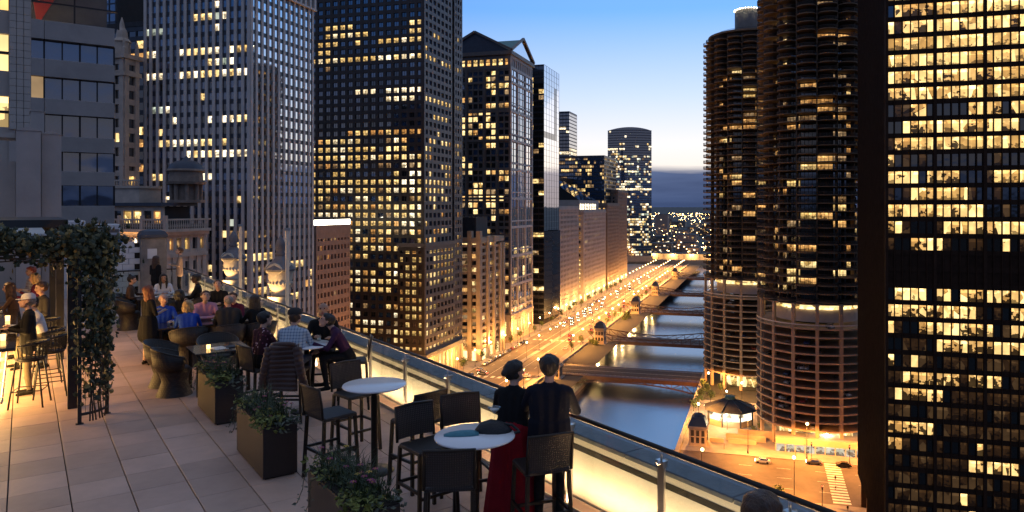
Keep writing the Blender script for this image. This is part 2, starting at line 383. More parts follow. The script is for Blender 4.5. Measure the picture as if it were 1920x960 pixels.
# embankments: quay wall and riverwalk on the south side, wall on the north side
mb = MB(); mb.box(-300,1000,25.6,27,-7,.9); mb.box(-300,1000,27.01,27.6,-7,-4.6)
solo('wall_north_bank', mb, M['quay_stone'], 'C', kind='structure')
rw = solo('riverwalk', MB().box(300,357,80.5,96.5,-7,-4.2).box(357,1000,88.5,96.49,-7,-4.21), M['pavement'], 'C', kind='structure')
mb = MB(); mb.box(-300,1000,96.5,97.5,-6.9,.95)
for k in range(60): mb.box(306+k*11, 307.5+k*11, 95.9, 96.5, -4.2, .4)
solo('wall_south_bank', mb, M['quay_stone'], 'C', kind='structure')
mb = MB()
for k in range(9): mb.box(300+k*6.3, 300.12+k*6.3, 80.7, 80.82, -4.2, -3.2)
for k in range(100): mb.box(358+k*6.3, 358.12+k*6.3, 88.7, 88.82, -4.2, -3.2)
mb.box(300,356,80.7,80.8,-3.22,-3.16); mb.box(358,990,88.7,88.8,-3.22,-3.16)
solo('riverwalk_railing', mb, M['black_steel'], 'C', label='low dark railing along the water edge of the riverwalk', cat='railing')
solo('wacker_drive', Q(MB(), -50, 985, 101, 134, .0), M['asphalt'], 'C', kind='structure')
mb = MB(); mb.box(-50,985,97.5,101,-.1,.14); solo('pavement_riverside', mb, M['pavement'], 'C', kind='structure')
mb = MB(); mb.box(-50,203,134,140.5,-.1,.14); mb.box(236,985,134,140.5,-.1,.14); mb.box(-50,203,140.5,170,-.1,.13); mb.box(236,985,140.5,200,-.1,.13)
solo('pavement_south', mb, M['pavement'], 'C', kind='structure')
mb = MB()
for a in (112.0, 123.0): Q(mb, 236, 985, a-.1, a+.1, .012)
for k in range(60):
    for a in (106.5, 117.4, 128.5): Q(mb, 240+k*12, 244+k*12, a-.08, a+.08, .012)
for w0 in (313,):
    for k in range(9): Q(mb, w0, w0+3.2, 102+k*3.4, 103.6+k*3.4, .012)
for w0 in (409,529,646):
    for k in range(9): Q(mb, w0, w0+3.2, 102+k*3.4, 103.6+k*3.4, .012)
solo('road_marking', mb, M['road_paint'], 'C', kind='structure')
mb = MB(); mb.box(330,985,116.2,118.6,-.05,.22); solo('median', mb, M['kerb'], 'C', kind='structure')
# State Street north of the river
solo('state_street', Q(Q(MB(), 203, 236, -700, 101, .004), 203, 236, 134, 700, .004), M['asphalt'], 'C', kind='structure')
mb = MB(); mb.box(236,243,-300,24,-.1,.15); mb.box(196,203,-300,24,-.1,.15); solo('pavement_state', mb, M['pavement'], 'C', kind='structure')
mb = MB()
for k in range(16): Q(mb, 204.5+k*2.0, 205.6+k*2.0, -22.5, -18, .016)
for k in range(14):
    for a in (211.5, 219.5, 227.5): Q(mb, a-.08, a+.08, -140+k*11, -136+k*11, .016)
solo('road_marking', mb, M['road_paint'], 'C', kind='structure')
mb = MB(); mb.box(236,300,-42,26,-.08,.08); solo('plaza', mb, M['pavement'], 'C', kind='structure')

# ------------------------------------------------------------------ the striped white office tower (NE corner at 175.6, 140)
B = Bld('striped_tower', 'tall office tower with white vertical stone stripes and narrow window columns', 175.6, 140, sx='_striped')
WS = 37.1; HT = 147.5
B.box('core', 'core_dark', .7, 29.3, .7, WS-.7, 0, HT-.5)
def pD(j):
    if j in (29, 33, 26): return .55, 'wyw'
    if j in (24, 22, 35): return .35, 'wy'
    if j in (10, 12, 13, 15): return .55, 'yyw'
    if j in (2, 4, 6, 8, 9): return .55, 'yyo'
    if j < 21: return .25, 'yyqc'
    return .1, 'ywc'
fe = rows(pD, 'bbbd', .8, 3)
B.facade((0, WS), EAST, WS, 6, HT-6, 15, 41, 1.0, 1.35, 'white_stone', 'dark_panel', fe, pd=.3, sd=-.02, rec=.12)
fn = rows(lambda j: (.25, 'yyo') if j < 18 else (.0, 'y'), 'r', .7, 4)
B.facade((0, 0), NORTH, 30, 6, HT-6, 12, 41, .95, 1.2, 'white_stone', 'dark_panel', fn, pd=.18, sd=-.02, rec=.1)
mb = MB(); mb.box(-.8,30.8,-.8,WS+.8,HT-6,HT-5.4); mb.box(-.8,30.8,-.8,WS+.8,HT-.6,HT); mb.part('cornice', M['white_stone'], B.r)
mb = MB()
for k in range(13): mb.box(k*2.5-.5, k*2.5+.5, -.75, .2, HT-5.4, HT-.6)
for k in range(16): mb.box(-.75, .2, k*2.47-.5, k*2.47+.5, HT-5.4, HT-.6)
mb.part('louvre_screen', M['white_stone'], B.r)
B.box('base', 'white_stone', -.8, 30.8, -.8, WS+.8, 0, 6)
B.flush()

# ------------------------------------------------------------------ brick grid building with a lit roof line
B = Bld('brick_block', 'pinkish brick block with square windows and a glaring lit top storey', 236.5, 160, sx='_brick')
B.box('core', 'core_dark', .6, 22.4, .6, 29.4, 0, 73)
B.facade((0,0), NORTH, 23, 4, 68, 10, 18, .95, 1.75, 'pink_brick', 'pink_brick', rows(lambda j: (.1, 'yoq'), 'd', .2, 5), pd=.15, sd=.14, rec=.35)
B.facade((0,30), EAST, 30, 4, 68, 12, 18, .95, 1.75, 'pink_brick', 'pink_brick', rows(lambda j: (.1, 'yo'), 'd', .2, 6), pd=.15, sd=.14, rec=.35)
mb = MB(); mb.box(-.3,23.3,-.3,30,68,71.4); mb.part('parapet', M['pink_brick'], B.r)
mb = MB(); mb.box(-.1,23.1,-.1,30,71.4,73.4); mb.part('lit_storey', M['strip_white'], B.r)
mb = MB(); mb.box(-.6,23.6,-.6,30,73.4,74.2); mb.part('roof', M['roof_dark'], B.r)
B.flush(220)

# ------------------------------------------------------------------ brown granite tower with gridded windows
B = Bld('granite_tower', 'very tall dark granite tower with rows of lit square windows', 285.2, 140, sx='_granite')
WS, DP, HT = 60., 41., 192.
B.box('core', 'core_dark', .7, DP-.7, .7, WS, 0, HT)
def pF(j):
    if j in (23, 24, 20): return .92, 'yyyw'
    if j in (26,): return .3, 'oyo'
    if j < 26: return .66, 'yyyowq'
    if j in (30, 31): return .45, 'ww'
    if j == 35: return .9, 'yyw'
    if j in (37, 38, 39): return .34, 'yyw'
    if j == 36: return .12, 'y'
    return .04, 'ycq'
B.facade((0, WS), EAST, WS, 15, HT, 16, 49, 1.35, 1.55, 'brown_granite', 'brown_granite', rows(pF, 'bbd', .75, 8), pd=.2, sd=.16, rec=.35, mull=1)
fF = rows(lambda j: (.5, 'yyo') if j < 26 else ((.6,'yy') if j in (30,35) else (.08, 'y')), 'mmb', .7, 9)
B.facade((0, 0), NORTH, 29, 15, HT, 7, 49, 1.35, 1.55, 'grey_granite', 'grey_granite', fF, pd=.2, sd=.16, rec=.35, mull=1)
B.facade((31.6, 0), NORTH, DP-31.6, 15, HT, 3, 49, 1.2, 1.55, 'grey_granite', 'grey_granite', fF, pd=.2, sd=.16, rec=.35)
# projecting lower block with its own cornice
fL = rows(lambda j: (.5 if j % 3 else .8, 'yyo'), 'd', .7, 10)
mb = MB(); mb.box(-1.2,.2,-.9,12.3,61,62.6); mb.box(-1.2,30,-1.6,-.2,61,62.6); mb.part('ledge', M['grey_granite'], B.r)
mb = MB(); mb.box(-1.6,.2,-1.7,60,13.4,15.2); mb.box(-1.6,41.4,-2.0,.1,13.4,15.2); mb.part('cornice', M['grey_granite'], B.r)
B.facade((-1.0, 12), EAST, 12.6, 15.2, 60.9, 4, 13, 1.2, 1.5, 'brown_granite', 'brown_granite', fL, pd=.15, sd=.12, rec=.3, mull=1)
B.facade((-1.0, -1.0), NORTH, 30.5, 15.2, 60.9, 8, 13, 1.2, 1.5, 'grey_granite', 'grey_granite', fL, pd=.15, sd=.12, rec=.3, mull=1)
B.facade((0, 60), EAST, 60, 0, 13.4, 12, 1, 1.6, 1.2, 'tan_stone', 'tan_stone', lambda i, j: 's', pd=.5, sd=.3, rec=.6, mull=3)
B.facade((-.2, -.2), NORTH, 41, 0, 13.4, 9, 1, 1.6, 1.2, 'tan_stone', 'tan_stone', lambda i, j: 's', pd=.5, sd=.3, rec=.6, mull=3)
B.flush()

# ------------------------------------------------------------------ tan concrete building with rounded balcony bays
B = Bld('tan_block', 'lower tan concrete block with stacked curved window bays and uplit piers', 345, 138)
B.box('core', 'core_dark', 1.0, 33, .8, 22, 0, 60)
mb = MB()
for y in (-.2, 4.6, 10.6, 20): mb.box(-1.0, 2, y, y+2.2, 0, 66)
mb.part('pier', M['tan_stone'], B.r)
nl = 16
for j in range(nl):
    z = 6 + j*3.45
    mb = MB(); poly = [(1.2, 2.0)] + [(.4-1.5*math.sin(PI*k/8), 2.0+2.6*(1-math.cos(PI*k/8))/2) for k in range(9)] + [(1.2, 4.6)]
    mb.prism(poly, z, z+1.35)
    poly2 = [(1.2, 6.8)] + [(.4-1.9*math.sin(PI*k/8), 6.8+3.8*(1-math.cos(PI*k/8))/2) for k in range(9)] + [(1.2, 10.6)]
    mb.prism(poly2, z, z+1.35); mb.box(-.3,1.2,12.8,20,z,z+1.35)
    mb.part('balcony', M['tan_stone'], B.r)
    for (ya, yb) in ((2.0,4.6),(6.8,10.6),(12.8,20)):
        k = rng.choice('ddddqyo') if j < nl-1 else 'y'
        B.win.append(((.45, (ya+yb)/2, z+2.4), EAST, yb-ya, 2.1, k, 2, 'black_steel'))
mb = MB()
for x in (8, 17, 26, 31): mb.box(x, x+2.4, -1.2, 1, 0, 63 - (x > 20)*4)
mb.part('pier', M['tan_stone'], B.r)
B.facade((2, .2), NORTH, 31, 6, 61, 6, 16, .6, 1.4, 'tan_stone', 'tan_stone', rows(lambda j: (.15,'yq'), 'd', .2, 15), pd=.1, sd=.3, rec=.4)
mb = MB(); mb.box(-.6,33.4,-.6,22,59.8,62.5); mb.part('parapet', M['tan_stone'], B.r)
mb = MB(); mb.box(4,20,4,20,60,73); mb.part('penthouse', M['roof_dark'], B.r)
B.box('shopfront', 'shop_lit', .2, 30, .1, 20, 0, 5.2)
mb = MB(); mb.box(-1.6,2,-1.0,21,5.2,6.2); mb.part('canopy', M['tan_stone'], B.r)
B.flush()

# ------------------------------------------------------------------ gabled tower
B = Bld('gabled_tower', 'granite and mirror glass tower crowned with classical pediments', 396, 140, sx='_gabled')
WS, DP, HT = 43., 40.5, 166.
B.box('core', 'core_dark', .8, DP-.8, .8, WS-.8, 0, HT)
fH = rows(lambda j: (.5 if j < 26 else .3, 'yyyqo') if j % 5 != 4 else (.15, 'y'), 'bdd', .7, 12)
for k, (u0, u1) in enumerate(((0,7.5),(8.3,15.6),(16.4,26.6),(27.4,34.6),(35.4,43))):
    B.facade((0, WS-u0), EAST, u1-u0, 16, HT-8, 2 if k != 2 else 3, 37, .7, 1.1, 'grey_granite', 'grey_granite', fH, pd=.1, sd=-.05, rec=.3)
mb = MB()
for u in (0, 7.9, 16, 27, 35, 42.2): mb.box(-.7,.3,u-.5+(u==0)*.5,u+.8,16,HT-8)
mb.part('pier', M['grey_granite'], B.r)
for j in range(9):
    z = 16 + j*16.8; mb = MB(); mb.box(-.5,.2,0,WS,z-.7,z+.7); mb.part('belt', M['grey_granite'], B.r)
    mb = MB(); mb.box(0,DP,-.5,.2,z-.7,z+.7); mb.part('belt', M['white_stone'], B.r)
    mb = MB(); mb.box(0,DP,-.4,.2,z+3.2,z+4.0); mb.part('belt', M['white_stone'], B.r)
fHn = lambda i, j: 'r' if j > 9 else rng.choice('mmyqr')
for (u0, u1, n) in ((0,12,2),(13.2,26.5,3),(28,40.5,2)):
    B.facade((u0, 0), NORTH, u1-u0, 16, HT-8, n, 37, .35, .3, 'white_stone', 'grey_granite', fHn, pd=.12, sd=.04, rec=.18)
mb = MB()
for u in (0,12.1,26.6,39.5): mb.box(u,u+1.2,-.6,.3,16,HT-8)
mb.part('pier', M['white_stone'], B.r)
# arched loggia storey, cornice and pediments
B.facade((0, WS), EAST, WS, HT-8, HT, 11, 1, 1.4, 2.2, 'grey_granite', 'grey_granite', lambda i, j: 'o' if i % 3 == 1 else 'y', pd=.3, sd=.25, rec=.5)
B.facade((0, 0), NORTH, DP, HT-8, HT, 10, 1, 1.2, 1.6, 'white_stone', 'white_stone', lambda i, j: 'm', pd=.3, sd=.25, rec=.5)
mb = MB(); mb.box(-1.4,DP+1.4,-1.4,WS+1.4,HT,HT+2.2); mb.part('cornice', M['grey_granite'], B.r)
def gable(mb, x0, x1, y0, y1, z, h, axis, m=0, mr=1):
    if axis == 'x':   # ridge along x, gables at x0 and x1
        ym = (y0+y1)/2; V = [(x0,y0,z),(x0,y1,z),(x0,ym,z+h),(x1,y0,z),(x1,y1,z),(x1,ym,z+h)]
    else:
        xm = (x0+x1)/2; V = [(x1,y0,z),(x0,y0,z),(xm,y0,z+h),(x1,y1,z),(x0,y1,z),(xm,y1,z+h)]
    mb.add(V, [(0,2,1),(3,4,5)], m); mb.add(V, [(0,3,5,2),(1,2,5,4),(0,1,4,3)], mr)
mb = MB(); gable(mb, -.6, DP+.6, 0, WS, HT+2.2, 11.5, 'x'); mb.part('roof', [M['slate'], M['copper_green']], B.r)
mb = MB(); gable(mb, 0, DP, -.7, 22, HT+2.21, 10.6, 'y'); mb.part('roof', [M['glass_bright'], M['copper_green']], B.r)
mb = MB()
mb.bar((-1.1,-1.0,HT+2.6), (-1.1,WS/2,HT+14.2), 1.2, 1.3); mb.bar((-1.1,WS+1,HT+2.6), (-1.1,WS/2,HT+14.2), 1.2, 1.3)
mb.bar((-1.0,-1.2,HT+2.6), (DP/2,-1.2,HT+13.4), 1.2, 1.3); mb.bar((DP+1,-1.2,HT+2.6), (DP/2,-1.2,HT+13.4), 1.2, 1.3)
mb.part('raking_cornice', M['grey_granite'], B.r)
mb = MB(); mb.box(-.8,DP+.8,-.8,WS+.8,0,2); mb.box(-.9,DP+.9,-.9,WS+.9,14.4,16); mb.part('base', M['tan_stone'], B.r)
B.facade((-.4, -.4), NORTH, 41, 2, 14.4, 7, 1, 2.0, 1.6, 'tan_stone', 'tan_stone', lambda i, j: 's', pd=.4, sd=.3, rec=.4, mull=2)
B.facade((-.4, 43), EAST, 43, 2, 14.4, 7, 1, 2.0, 1.6, 'tan_stone', 'tan_stone', lambda i, j: 's' if i > 4 else 'y', pd=.4, sd=.3, rec=.4, mull=2)
B.flush()

# ------------------------------------------------------------------ black glass slab with the mirror front
B = Bld('mirror_slab', 'slim black slab tower whose river front is pale mirror glass', 463, 140)
B.box('core', 'core_dark', .5, 36.5, .5, 26, 0, 173)
B.facade((0,26), EAST, 26, 6, 173, 7, 42, .12, 1.2, 'black_steel', 'dark_panel', rows(lambda j: (.2, 'yyq'), 'd', .7, 21), pd=.1, sd=.03, rec=.1)
B.facade((0,0), NORTH, 37, 60, 173, 6, 28, .06, .12, 'black_steel', 'dark_panel', lambda i, j: 'd' if (i == 4 and 16 < j < 25) or (i < 5 and j == 16) else 'r', pd=.04, sd=.02, rec=.06)
mb = MB(); P_ = []
for x0, y0, x1, y1 in ((0,0,8,-3.5),(8,-3.5,16,-1.5),(16,-1.5,24,-4.5),(24,-4.5,31,-2),(31,-2,37,-.5)):
    mb.quad((x0,y0,4),(x1,y1,4),(x1,y1,62),(x0,y0,62)); P_.append((x0,y0,x1,y1))
    for z in range(8, 62, 4): mb.bar((x0,y0-.05,z), (x1,y1-.05,z), .12, .2, 1)
mb.part('faceted_glazing', [M['glass_mirror'], M['black_steel']], B.r)
B.flush(260)

# ------------------------------------------------------------------ row of stone office blocks farther along the drive
def stone_block(name, label, w0, w1, s0, depth, h, nce, ncn, nr, mat_, seed, p=.25, roof=True, ks='yyo', fl=260):
    B = Bld(name, label, w0, s0)
    B.box('core', 'core_dark', .5, w1-w0-.5, .5, depth-.5, 0, h)
    B.facade((0,depth), EAST, depth, 8, h-3, nce, nr, (depth/nce)*.5, 1.6, mat_, mat_, rows(lambda j: (p, ks), 'd', .5, seed), pd=.2, sd=.08, rec=.3)
    B.facade((0,0), NORTH, w1-w0, 8, h-3, ncn, nr, (w1-w0)/ncn*.5, 1.7, mat_, mat_, rows(lambda j: (p*.25, ks), 'd', .5, seed+1), pd=.2, sd=.08, rec=.3)
    mb = MB(); mb.box(-.7,w1-w0+.7,-.7,depth+.5,h-3,h-1.8); mb.box(-.3,w1-w0+.3,-.3,depth+.2,h-1.8,h); mb.part('cornice', M[mat_], B.r)
    B.facade((-.1,-.1), NORTH, w1-w0, 0, 8, max(3,ncn//3), 1, 1.2, 1.2, mat_, mat_, lambda i, j: 's', pd=.3, sd=.2, rec=.3)
    B.facade((-.1,depth), EAST, depth, 0, 8, max(3,nce//2), 1, 1.2, 1.2, mat_, mat_, lambda i, j: 's', pd=.3, sd=.2, rec=.3)
    B.flush(fl); return B
mat('warm_lime', (.44,.36,.31), .75, var=.14, scale=.2)
mat('brown_stone', (.24,.17,.13), .75, var=.2, scale=.2)
stone_block('stone_block', 'narrow limestone block beside the black mirror slab', 503, 560, 141, 24, 79, 6, 14, 19, 'warm_lime', 31, .12)
B = stone_block('stone_block', 'pale limestone block with lit east windows and a sloped glass roof', 577, 664, 141, 34, 76, 7, 18, 18, 'warm_lime', 33, .62)
mb = MB(); mb.box(6,80,5,33,76,84); mb.part('attic', M['warm_lime'], B.r)
mb = MB()
for k in range(7): mb.box(8+k*9, 13+k*9, 4.7, 5.1, 69, 81)
mb.part('lit_loggia', M['lit_white'], B.r)
mb = MB(); mb.add([(8,6,84.2),(52,6,84.2),(52,30,101),(8,30,101)], [(0,1,2,3)]); mb.add([(56,6,84.2),(74,6,84.2),(74,30,98),(56,30,98)], [(0,1,2,3)]); mb.part('sloped_glass_roof', M['glass_bright'], B.r)
mb = MB(); mb.add([(8,6,84.1),(8,30.2,84.1),(8,30.2,101),(52,6,84.1),(52,30.2,84.1),(52,30.2,101)], [(0,2,1),(3,4,5),(1,2,5,4)])
mb.add([(56,6,84.1),(56,30.2,84.1),(56,30.2,98),(74,6,84.1),(74,30.2,84.1),(74,30.2,98)], [(0,2,1),(3,4,5),(1,2,5,4)]); mb.part('roof_gable', M['core_dark'], B.r)
stone_block('stone_block', 'brown stone block after the sloped glass roof', 672, 731, 141, 32, 82, 6, 15, 20, 'brown_stone', 35, .15, fl=160)
stone_block('stone_block', 'farthest brown stone block before the river bend', 733, 786, 143, 40, 96, 6, 13, 23, 'brown_stone', 37, .1, fl=160)
stone_block('dark_block', 'dark flat-roofed block with a lit top row behind the limestone block', 640, 735, 182, 40, 106, 12, 20, 26, 'brown_granite', 39, .3, fl=120)
# far towers
def glass_tower(name, label, w0, s0, dw, ds, h, nce, ncn, nr, pat, seed, fl=200, base='b', mm='dark_panel', rz=0):
    B = Bld(name, label, w0, s0, rz=rz)
    B.box('core', 'core_dark', .4, dw-.4, .4, ds-.4, 0, h)
    B.facade((0,ds), EAST, ds, 4, h, nce, nr, .3, 1.2, mm, mm, rows(pat, base, .7, seed), pd=.08, sd=.05, rec=.12)
    B.facade((0,0), NORTH, dw, 4, h, ncn, nr, .3, 1.2, mm, mm, rows(pat, 'r' if base == 'b' else base, .7, seed+1), pd=.08, sd=.05, rec=.12)
    mb = MB(); mb.box(0,dw,0,ds,h,h+1); mb.part('roof', M['slate'], B.r); B.flush(fl); return B
def pJ(j): return (.95, 'ww') if j in (34, 35) else ((.0, 'y') if j > 42 else (.12, 'wy'))
B = glass_tower('glass_tower', 'distant blue glass tower with one glowing white band', 770, 204, 34, 22, 182, 6, 8, 46, pJ, 41, 160)
B = glass_tower('glass_tower', 'distant dark glass block with a slanting flat roof', 700, 150, 60, 46, 128, 22, 26, 32, lambda j: (.28, 'yqq'), 43, 160)
B = glass_tower('glass_tower', 'small pale glass tower peeking behind the dark glass block', 742, 190, 20, 12, 116, 3, 5, 28, lambda j: (.2, 'wc'), 45, 60, 'm')
# curved blue glass tower closing the view
B = Bld('curved_tower', 'curved blue glass tower standing alone at the river bend', 1038, 185, sx='_curved')
# chord faces the camera side (north-east); arc bulges towards it
n = 26; Rr = 60.; half = math.asin(31.5/Rr); pts = []
for k in range(n+1):
    t = -half + 2*half*k/n; pts.append((Rr*math.cos(t) - Rr*math.cos(half), Rr*math.sin(t)))
th = math.radians(180 + 14); ca, sa = math.cos(th), math.sin(th)
pts = [(ca*x - sa*y, sa*x + ca*y) for x, y in pts]
HT = 190.
def pK(j):
    if j > 44: return .04, 'w'
    if j in (41, 42, 43): return .35, 'w'
    if 27 <= j <= 37: return .34, 'wcwq'
    if j == 26: return 1., 'w'
    if 20 <= j < 26: return .16, 'wq'
    return .36, 'ywqc'
fK = rows(pK, 'b', .65, 51)
for k in range(n):
    (x0, y0), (x1, y1) = pts[k], pts[k+1]; L_ = math.hypot(x1-x0, y1-y0); ph = math.atan2(y0-y1, x0-x1)
    for j in range(50):
        B.win.append((((x0+x1)/2, (y0+y1)/2, 8+(j+.5)*3.6), ph, L_, 2.6, fK(k, j), 0, 'black_steel'))
mb = MB()
for j in range(51):
    z = 8 + j*3.6
    for k in range(n): mb.bar((*pts[k], z), (*pts[k+1], z), .3, 1.0)
mb.part('floor_band', M['slate'], B.r, kind='stuff')
mb = MB(); mb.prism(pts[::-1], 0, 187.8); o = mb.part('core', M['core_dark'], B.r); o.scale = (.985, .985, 1)
mb = MB()
top = [(x*1.0, y*1.0, 188 + 4.5*(1-((k-n/2)/(n/2))**2)) for k, (x, y) in enumerate(pts)]
for k in range(n): mb.quad((*pts[k],188), (*pts[k+1],188), top[k+1], top[k])
mb.part('crown', M['glass_blue'], B.r)
mb = MB(); mb.prism([(x*1.05, y*1.05) for x, y in pts][::-1], 0, 8); mb.part('base', M['tan_stone'], B.r)
B.flush(300)
# ------------------------------------------------------------------ round corncob towers
mat('balcony_rail', (.05,.04,.032), .6, var=.3)
def lobe_mesh(R0, bulge, n=9, half=PI/16):
    ang = [-half + 2*half*k/(n-1) for k in range(n)]
    rad = [R0 + bulge*math.sqrt(max(0, 1-(t/half)**2)) for t in ang]
    out = [(r*math.cos(t), r*math.sin(t)) for r, t in zip(rad, ang)]
    inn = [(13.2*math.cos(half), 13.2*math.sin(half)), (13.2*math.cos(half), -13.2*math.sin(half))]
    mb = MB(); mb.prism(out + inn, 0, .3)
    for k in range(n-1):   # railing: base, top rail, balusters
        p, q = out[k], out[k+1]
        mb.bar((*p, 1.25), (*q, 1.25), .1, .1, 1); mb.bar((*p,.78), (*q,.78), .05, .05, 1)
        for u in (.15, .5, .85):
            x, y = p[0]+(q[0]-p[0])*u, p[1]+(q[1]-p[1])*u; mb.box(x-.04,x+.04,y-.04,y+.04,.3,1.25,1)
    return mb.mesh('balcony', [M['marina_concrete'], M['balcony_rail']])
LOBE = lobe_mesh(16.3, 3.3)
_r = 13.25*math.cos(PI/16)
RING = MB().lathe([(8,0),(19.3,0),(19.7,.0),(19.7,.5),(19.5,.5),(19.3,.32),(8,.32)], 64, smooth=False).mesh('parking_deck', M['marina_concrete_lit'])
def corncob(label, w, s, seed, rz, top):
    R = random.Random(seed)
    B = Bld('corncob_tower', label, w, s, rz=rz, sx='_corncob')
    MB().cyl(0,0,0,47,6,24).part('core', M['core_dark'], B.r)
    MB().cyl(0,0,47,155,12.9,16).part('inner_core', M['core_dark'], B.r)
    for k in range(16):
        a = 2*PI*(k+.5)/16
        mb = MB(); c, s_ = math.cos(a), math.sin(a)
        mb.box(-.45,.45,-.55,.55,0,47); o = mb.part('column', M['marina_concrete_lit'], B.r, (18.9*c, 18.9*s_, 0), a)
        mb = MB(); mb.box(-1.2,.25,-.22,.22,0,106); mb.part('fin', M['marina_concrete'], B.r, (16.3*c, 16.3*s_, 47), a)
    for j in range(13): inst('parking_deck', RING, B.r, (0,0,6.2+j*2.72), 0)
    # tall open storey between garage and flats
    mb = MB().lathe([(13.6,40.5),(13.6,44.6)], 48); mb.lathe([(19.6,40.2),(19.6,40.6)], 48); mb.part('drum_wall', M['white_stone'], B.r)
    MB().lathe([(14.2,44.7),(14.2,46.7)], 48).part('lit_drum_glazing', M['lit_yellow'], B.r)
    MB().lathe([(13,46.75),(19.2,46.75),(19.2,47.1),(13,47.1)], 64, smooth=False).part('transfer_slab', M['marina_concrete'], B.r)
    nfl = 40; cand = []
    ca, sa = math.cos(B.a), math.sin(B.a)
    for j in range(nfl):
        z = 47.4 + j*2.66
        for k in range(16):
            a = 2*PI*k/16; x, y = 18*math.cos(a), 18*math.sin(a)
            X, Y = B.x0 + ca*x - sa*y, B.y0 + sa*x + ca*y
            u, v, d = proj((X, Y, z)); front = (X-B.x0)*B.x0 + (Y-B.y0)*B.y0 < 0
            cand.append(((0 if front and -20 < v < 980 and u < 1640 else 1), d, a, z))
            kind = 'd'
            if R.random() < .2: kind = R.choice('ooyqyqo')
            B.win.append(((_r*math.cos(a), _r*math.sin(a), z+1.25), a+PI/2, 4.9, 2.1, kind, 3, 'black_steel'))
    cand.sort(); mb = MB(); lm = LOBE
    for _, d, a, z in cand[:300]: inst('balcony', LOBE, B.r, (0,0,z), a)
    V = [v.co.copy() for v in LOBE.vertices]; F = [tuple(p.vertices) for p in LOBE.polygons]; Mi = [p.material_index for p in LOBE.polygons]
    for _, d, a, z in cand[300:]:
        c, s_ = math.cos(a), math.sin(a); b = len(mb.v)
        mb.v += [(c*v.x - s_*v.y, s_*v.x + c*v.y, v.z + z) for v in V]; mb.f += [tuple(i+b for i in f) for f in F]; mb.m += Mi; mb.s += [False]*len(F)
    mb.part('far_balcony', [M['marina_concrete'], M['balcony_rail']], B.r, kind='stuff')
    zt = 47.4 + nfl*2.66
    MB().lathe([(0,zt),(17.5,zt),(17.5,zt+.8),(0,zt+.8)], 32, smooth=False).part('roof', M['marina_concrete'], B.r)
    if top:
        MB().lathe([(5.7,zt+.8),(5.7,zt+12.5),(0,zt+12.5)], 32).part('plant_drum', M['grey_granite'], B.r)
        mb = MB()
        for k in range(28): t = 2*PI*k/28; mb.ball((5.8*math.cos(t), 5.8*math.sin(t), zt+12.7), .16, 4)
        mb.part('rim_light', M['lamp_white'], B.r)
        mb = MB().lathe([(14,zt+2.0),(14,zt+2.15),(13.9,zt+2.15)], 40); mb.part('roof_rail', M['black_steel'], B.r)
    MB().lathe([(12,.1),(12,5.6)], 40).part('lobby_glazing', M['lit_yellow'], B.r)
    B.flush(300); return B
corncob('far round tower of scalloped balconies above a spiral garage, drum on its roof', 338, 6.5, 5, .07, True)
corncob('near round tower of scalloped balconies above a spiral garage, cut by the frame top', 265.2, -17.5, 9, .16, False)

# ------------------------------------------------------------------ dark bronze slab at the right edge
B = Bld('bronze_slab', 'dark bronze steel office slab with glowing window bands, at the right edge', 161.2, -24.4)
LN, DW, HT = 84., 44., 150.; fh = 3.39; zb = 8.
B.box('core', 'core_dark', .5, DW-.5, -LN+.5, -.5, zb, HT)
_ib = random.Random(77)
# floors from the street up: lit share and kind (hotel floors below, offices above)
IB = {}
for j in range(42):
    if j in (16, 17): IB[j] = None
    elif j < 13: IB[j] = (.13 if j % 3 else .24, 'JJJ', 'KKKKd')
    elif j < 16: IB[j] = (.5, 'JJI', 'dKd')
    elif j in (29, 30): IB[j] = (1.0, 'I', 'I')
    elif j in (18, 20, 23, 26): IB[j] = (.42, 'JJI', 'dddK')
    else: IB[j] = (.72, 'IIJ', 'ddK')
_st = {}
def fI(i, j):
    q = IB[j]
    if q is None: return None
    pr = _st.get(j)
    l = pr if pr is not None and _ib.random() < .62 else _ib.random() < q[0]
    _st[j] = l
    return _ib.choice(q[1]) if l else _ib.choice(q[2])
B.facade((0, 0), EAST, LN, zb, zb+fh*42, 56, 42, .16, .98, 'bronze', 'bronze', fI, pd=.35, sd=.05, rec=.25)
me = MB().box(-.3,.3,-.5,.3,0,fh*42).mesh('pier', M['bronze'])
for k in range(0, 57, 6): inst('pier', me, B.r, (0, -LN*k/56, zb), EAST)
B.facade((DW, 0), SOUTH, DW, zb, zb+fh*42, 30, 42, .16, 1.15, 'bronze', 'bronze', lambda i, j: 'd' if IB[j] else None, pd=.35, sd=.05, rec=.25)
MB().box(.1,DW-.1,-LN+.1,-.1,zb+fh*16,zb+fh*18).part('plant_floor', M['bronze'], B.r)
for x in (1, 11.5, 22, 32.5, 43):
    for y in (-1, -15): MB().box(x-.6,x+.6,y-.6,y+.6,0,zb).part('column', M['bronze'], B.r)
B.box('lobby', 'lit_orange', 6, DW-6, -LN+6, -8, 0, zb)
B.flush(300)

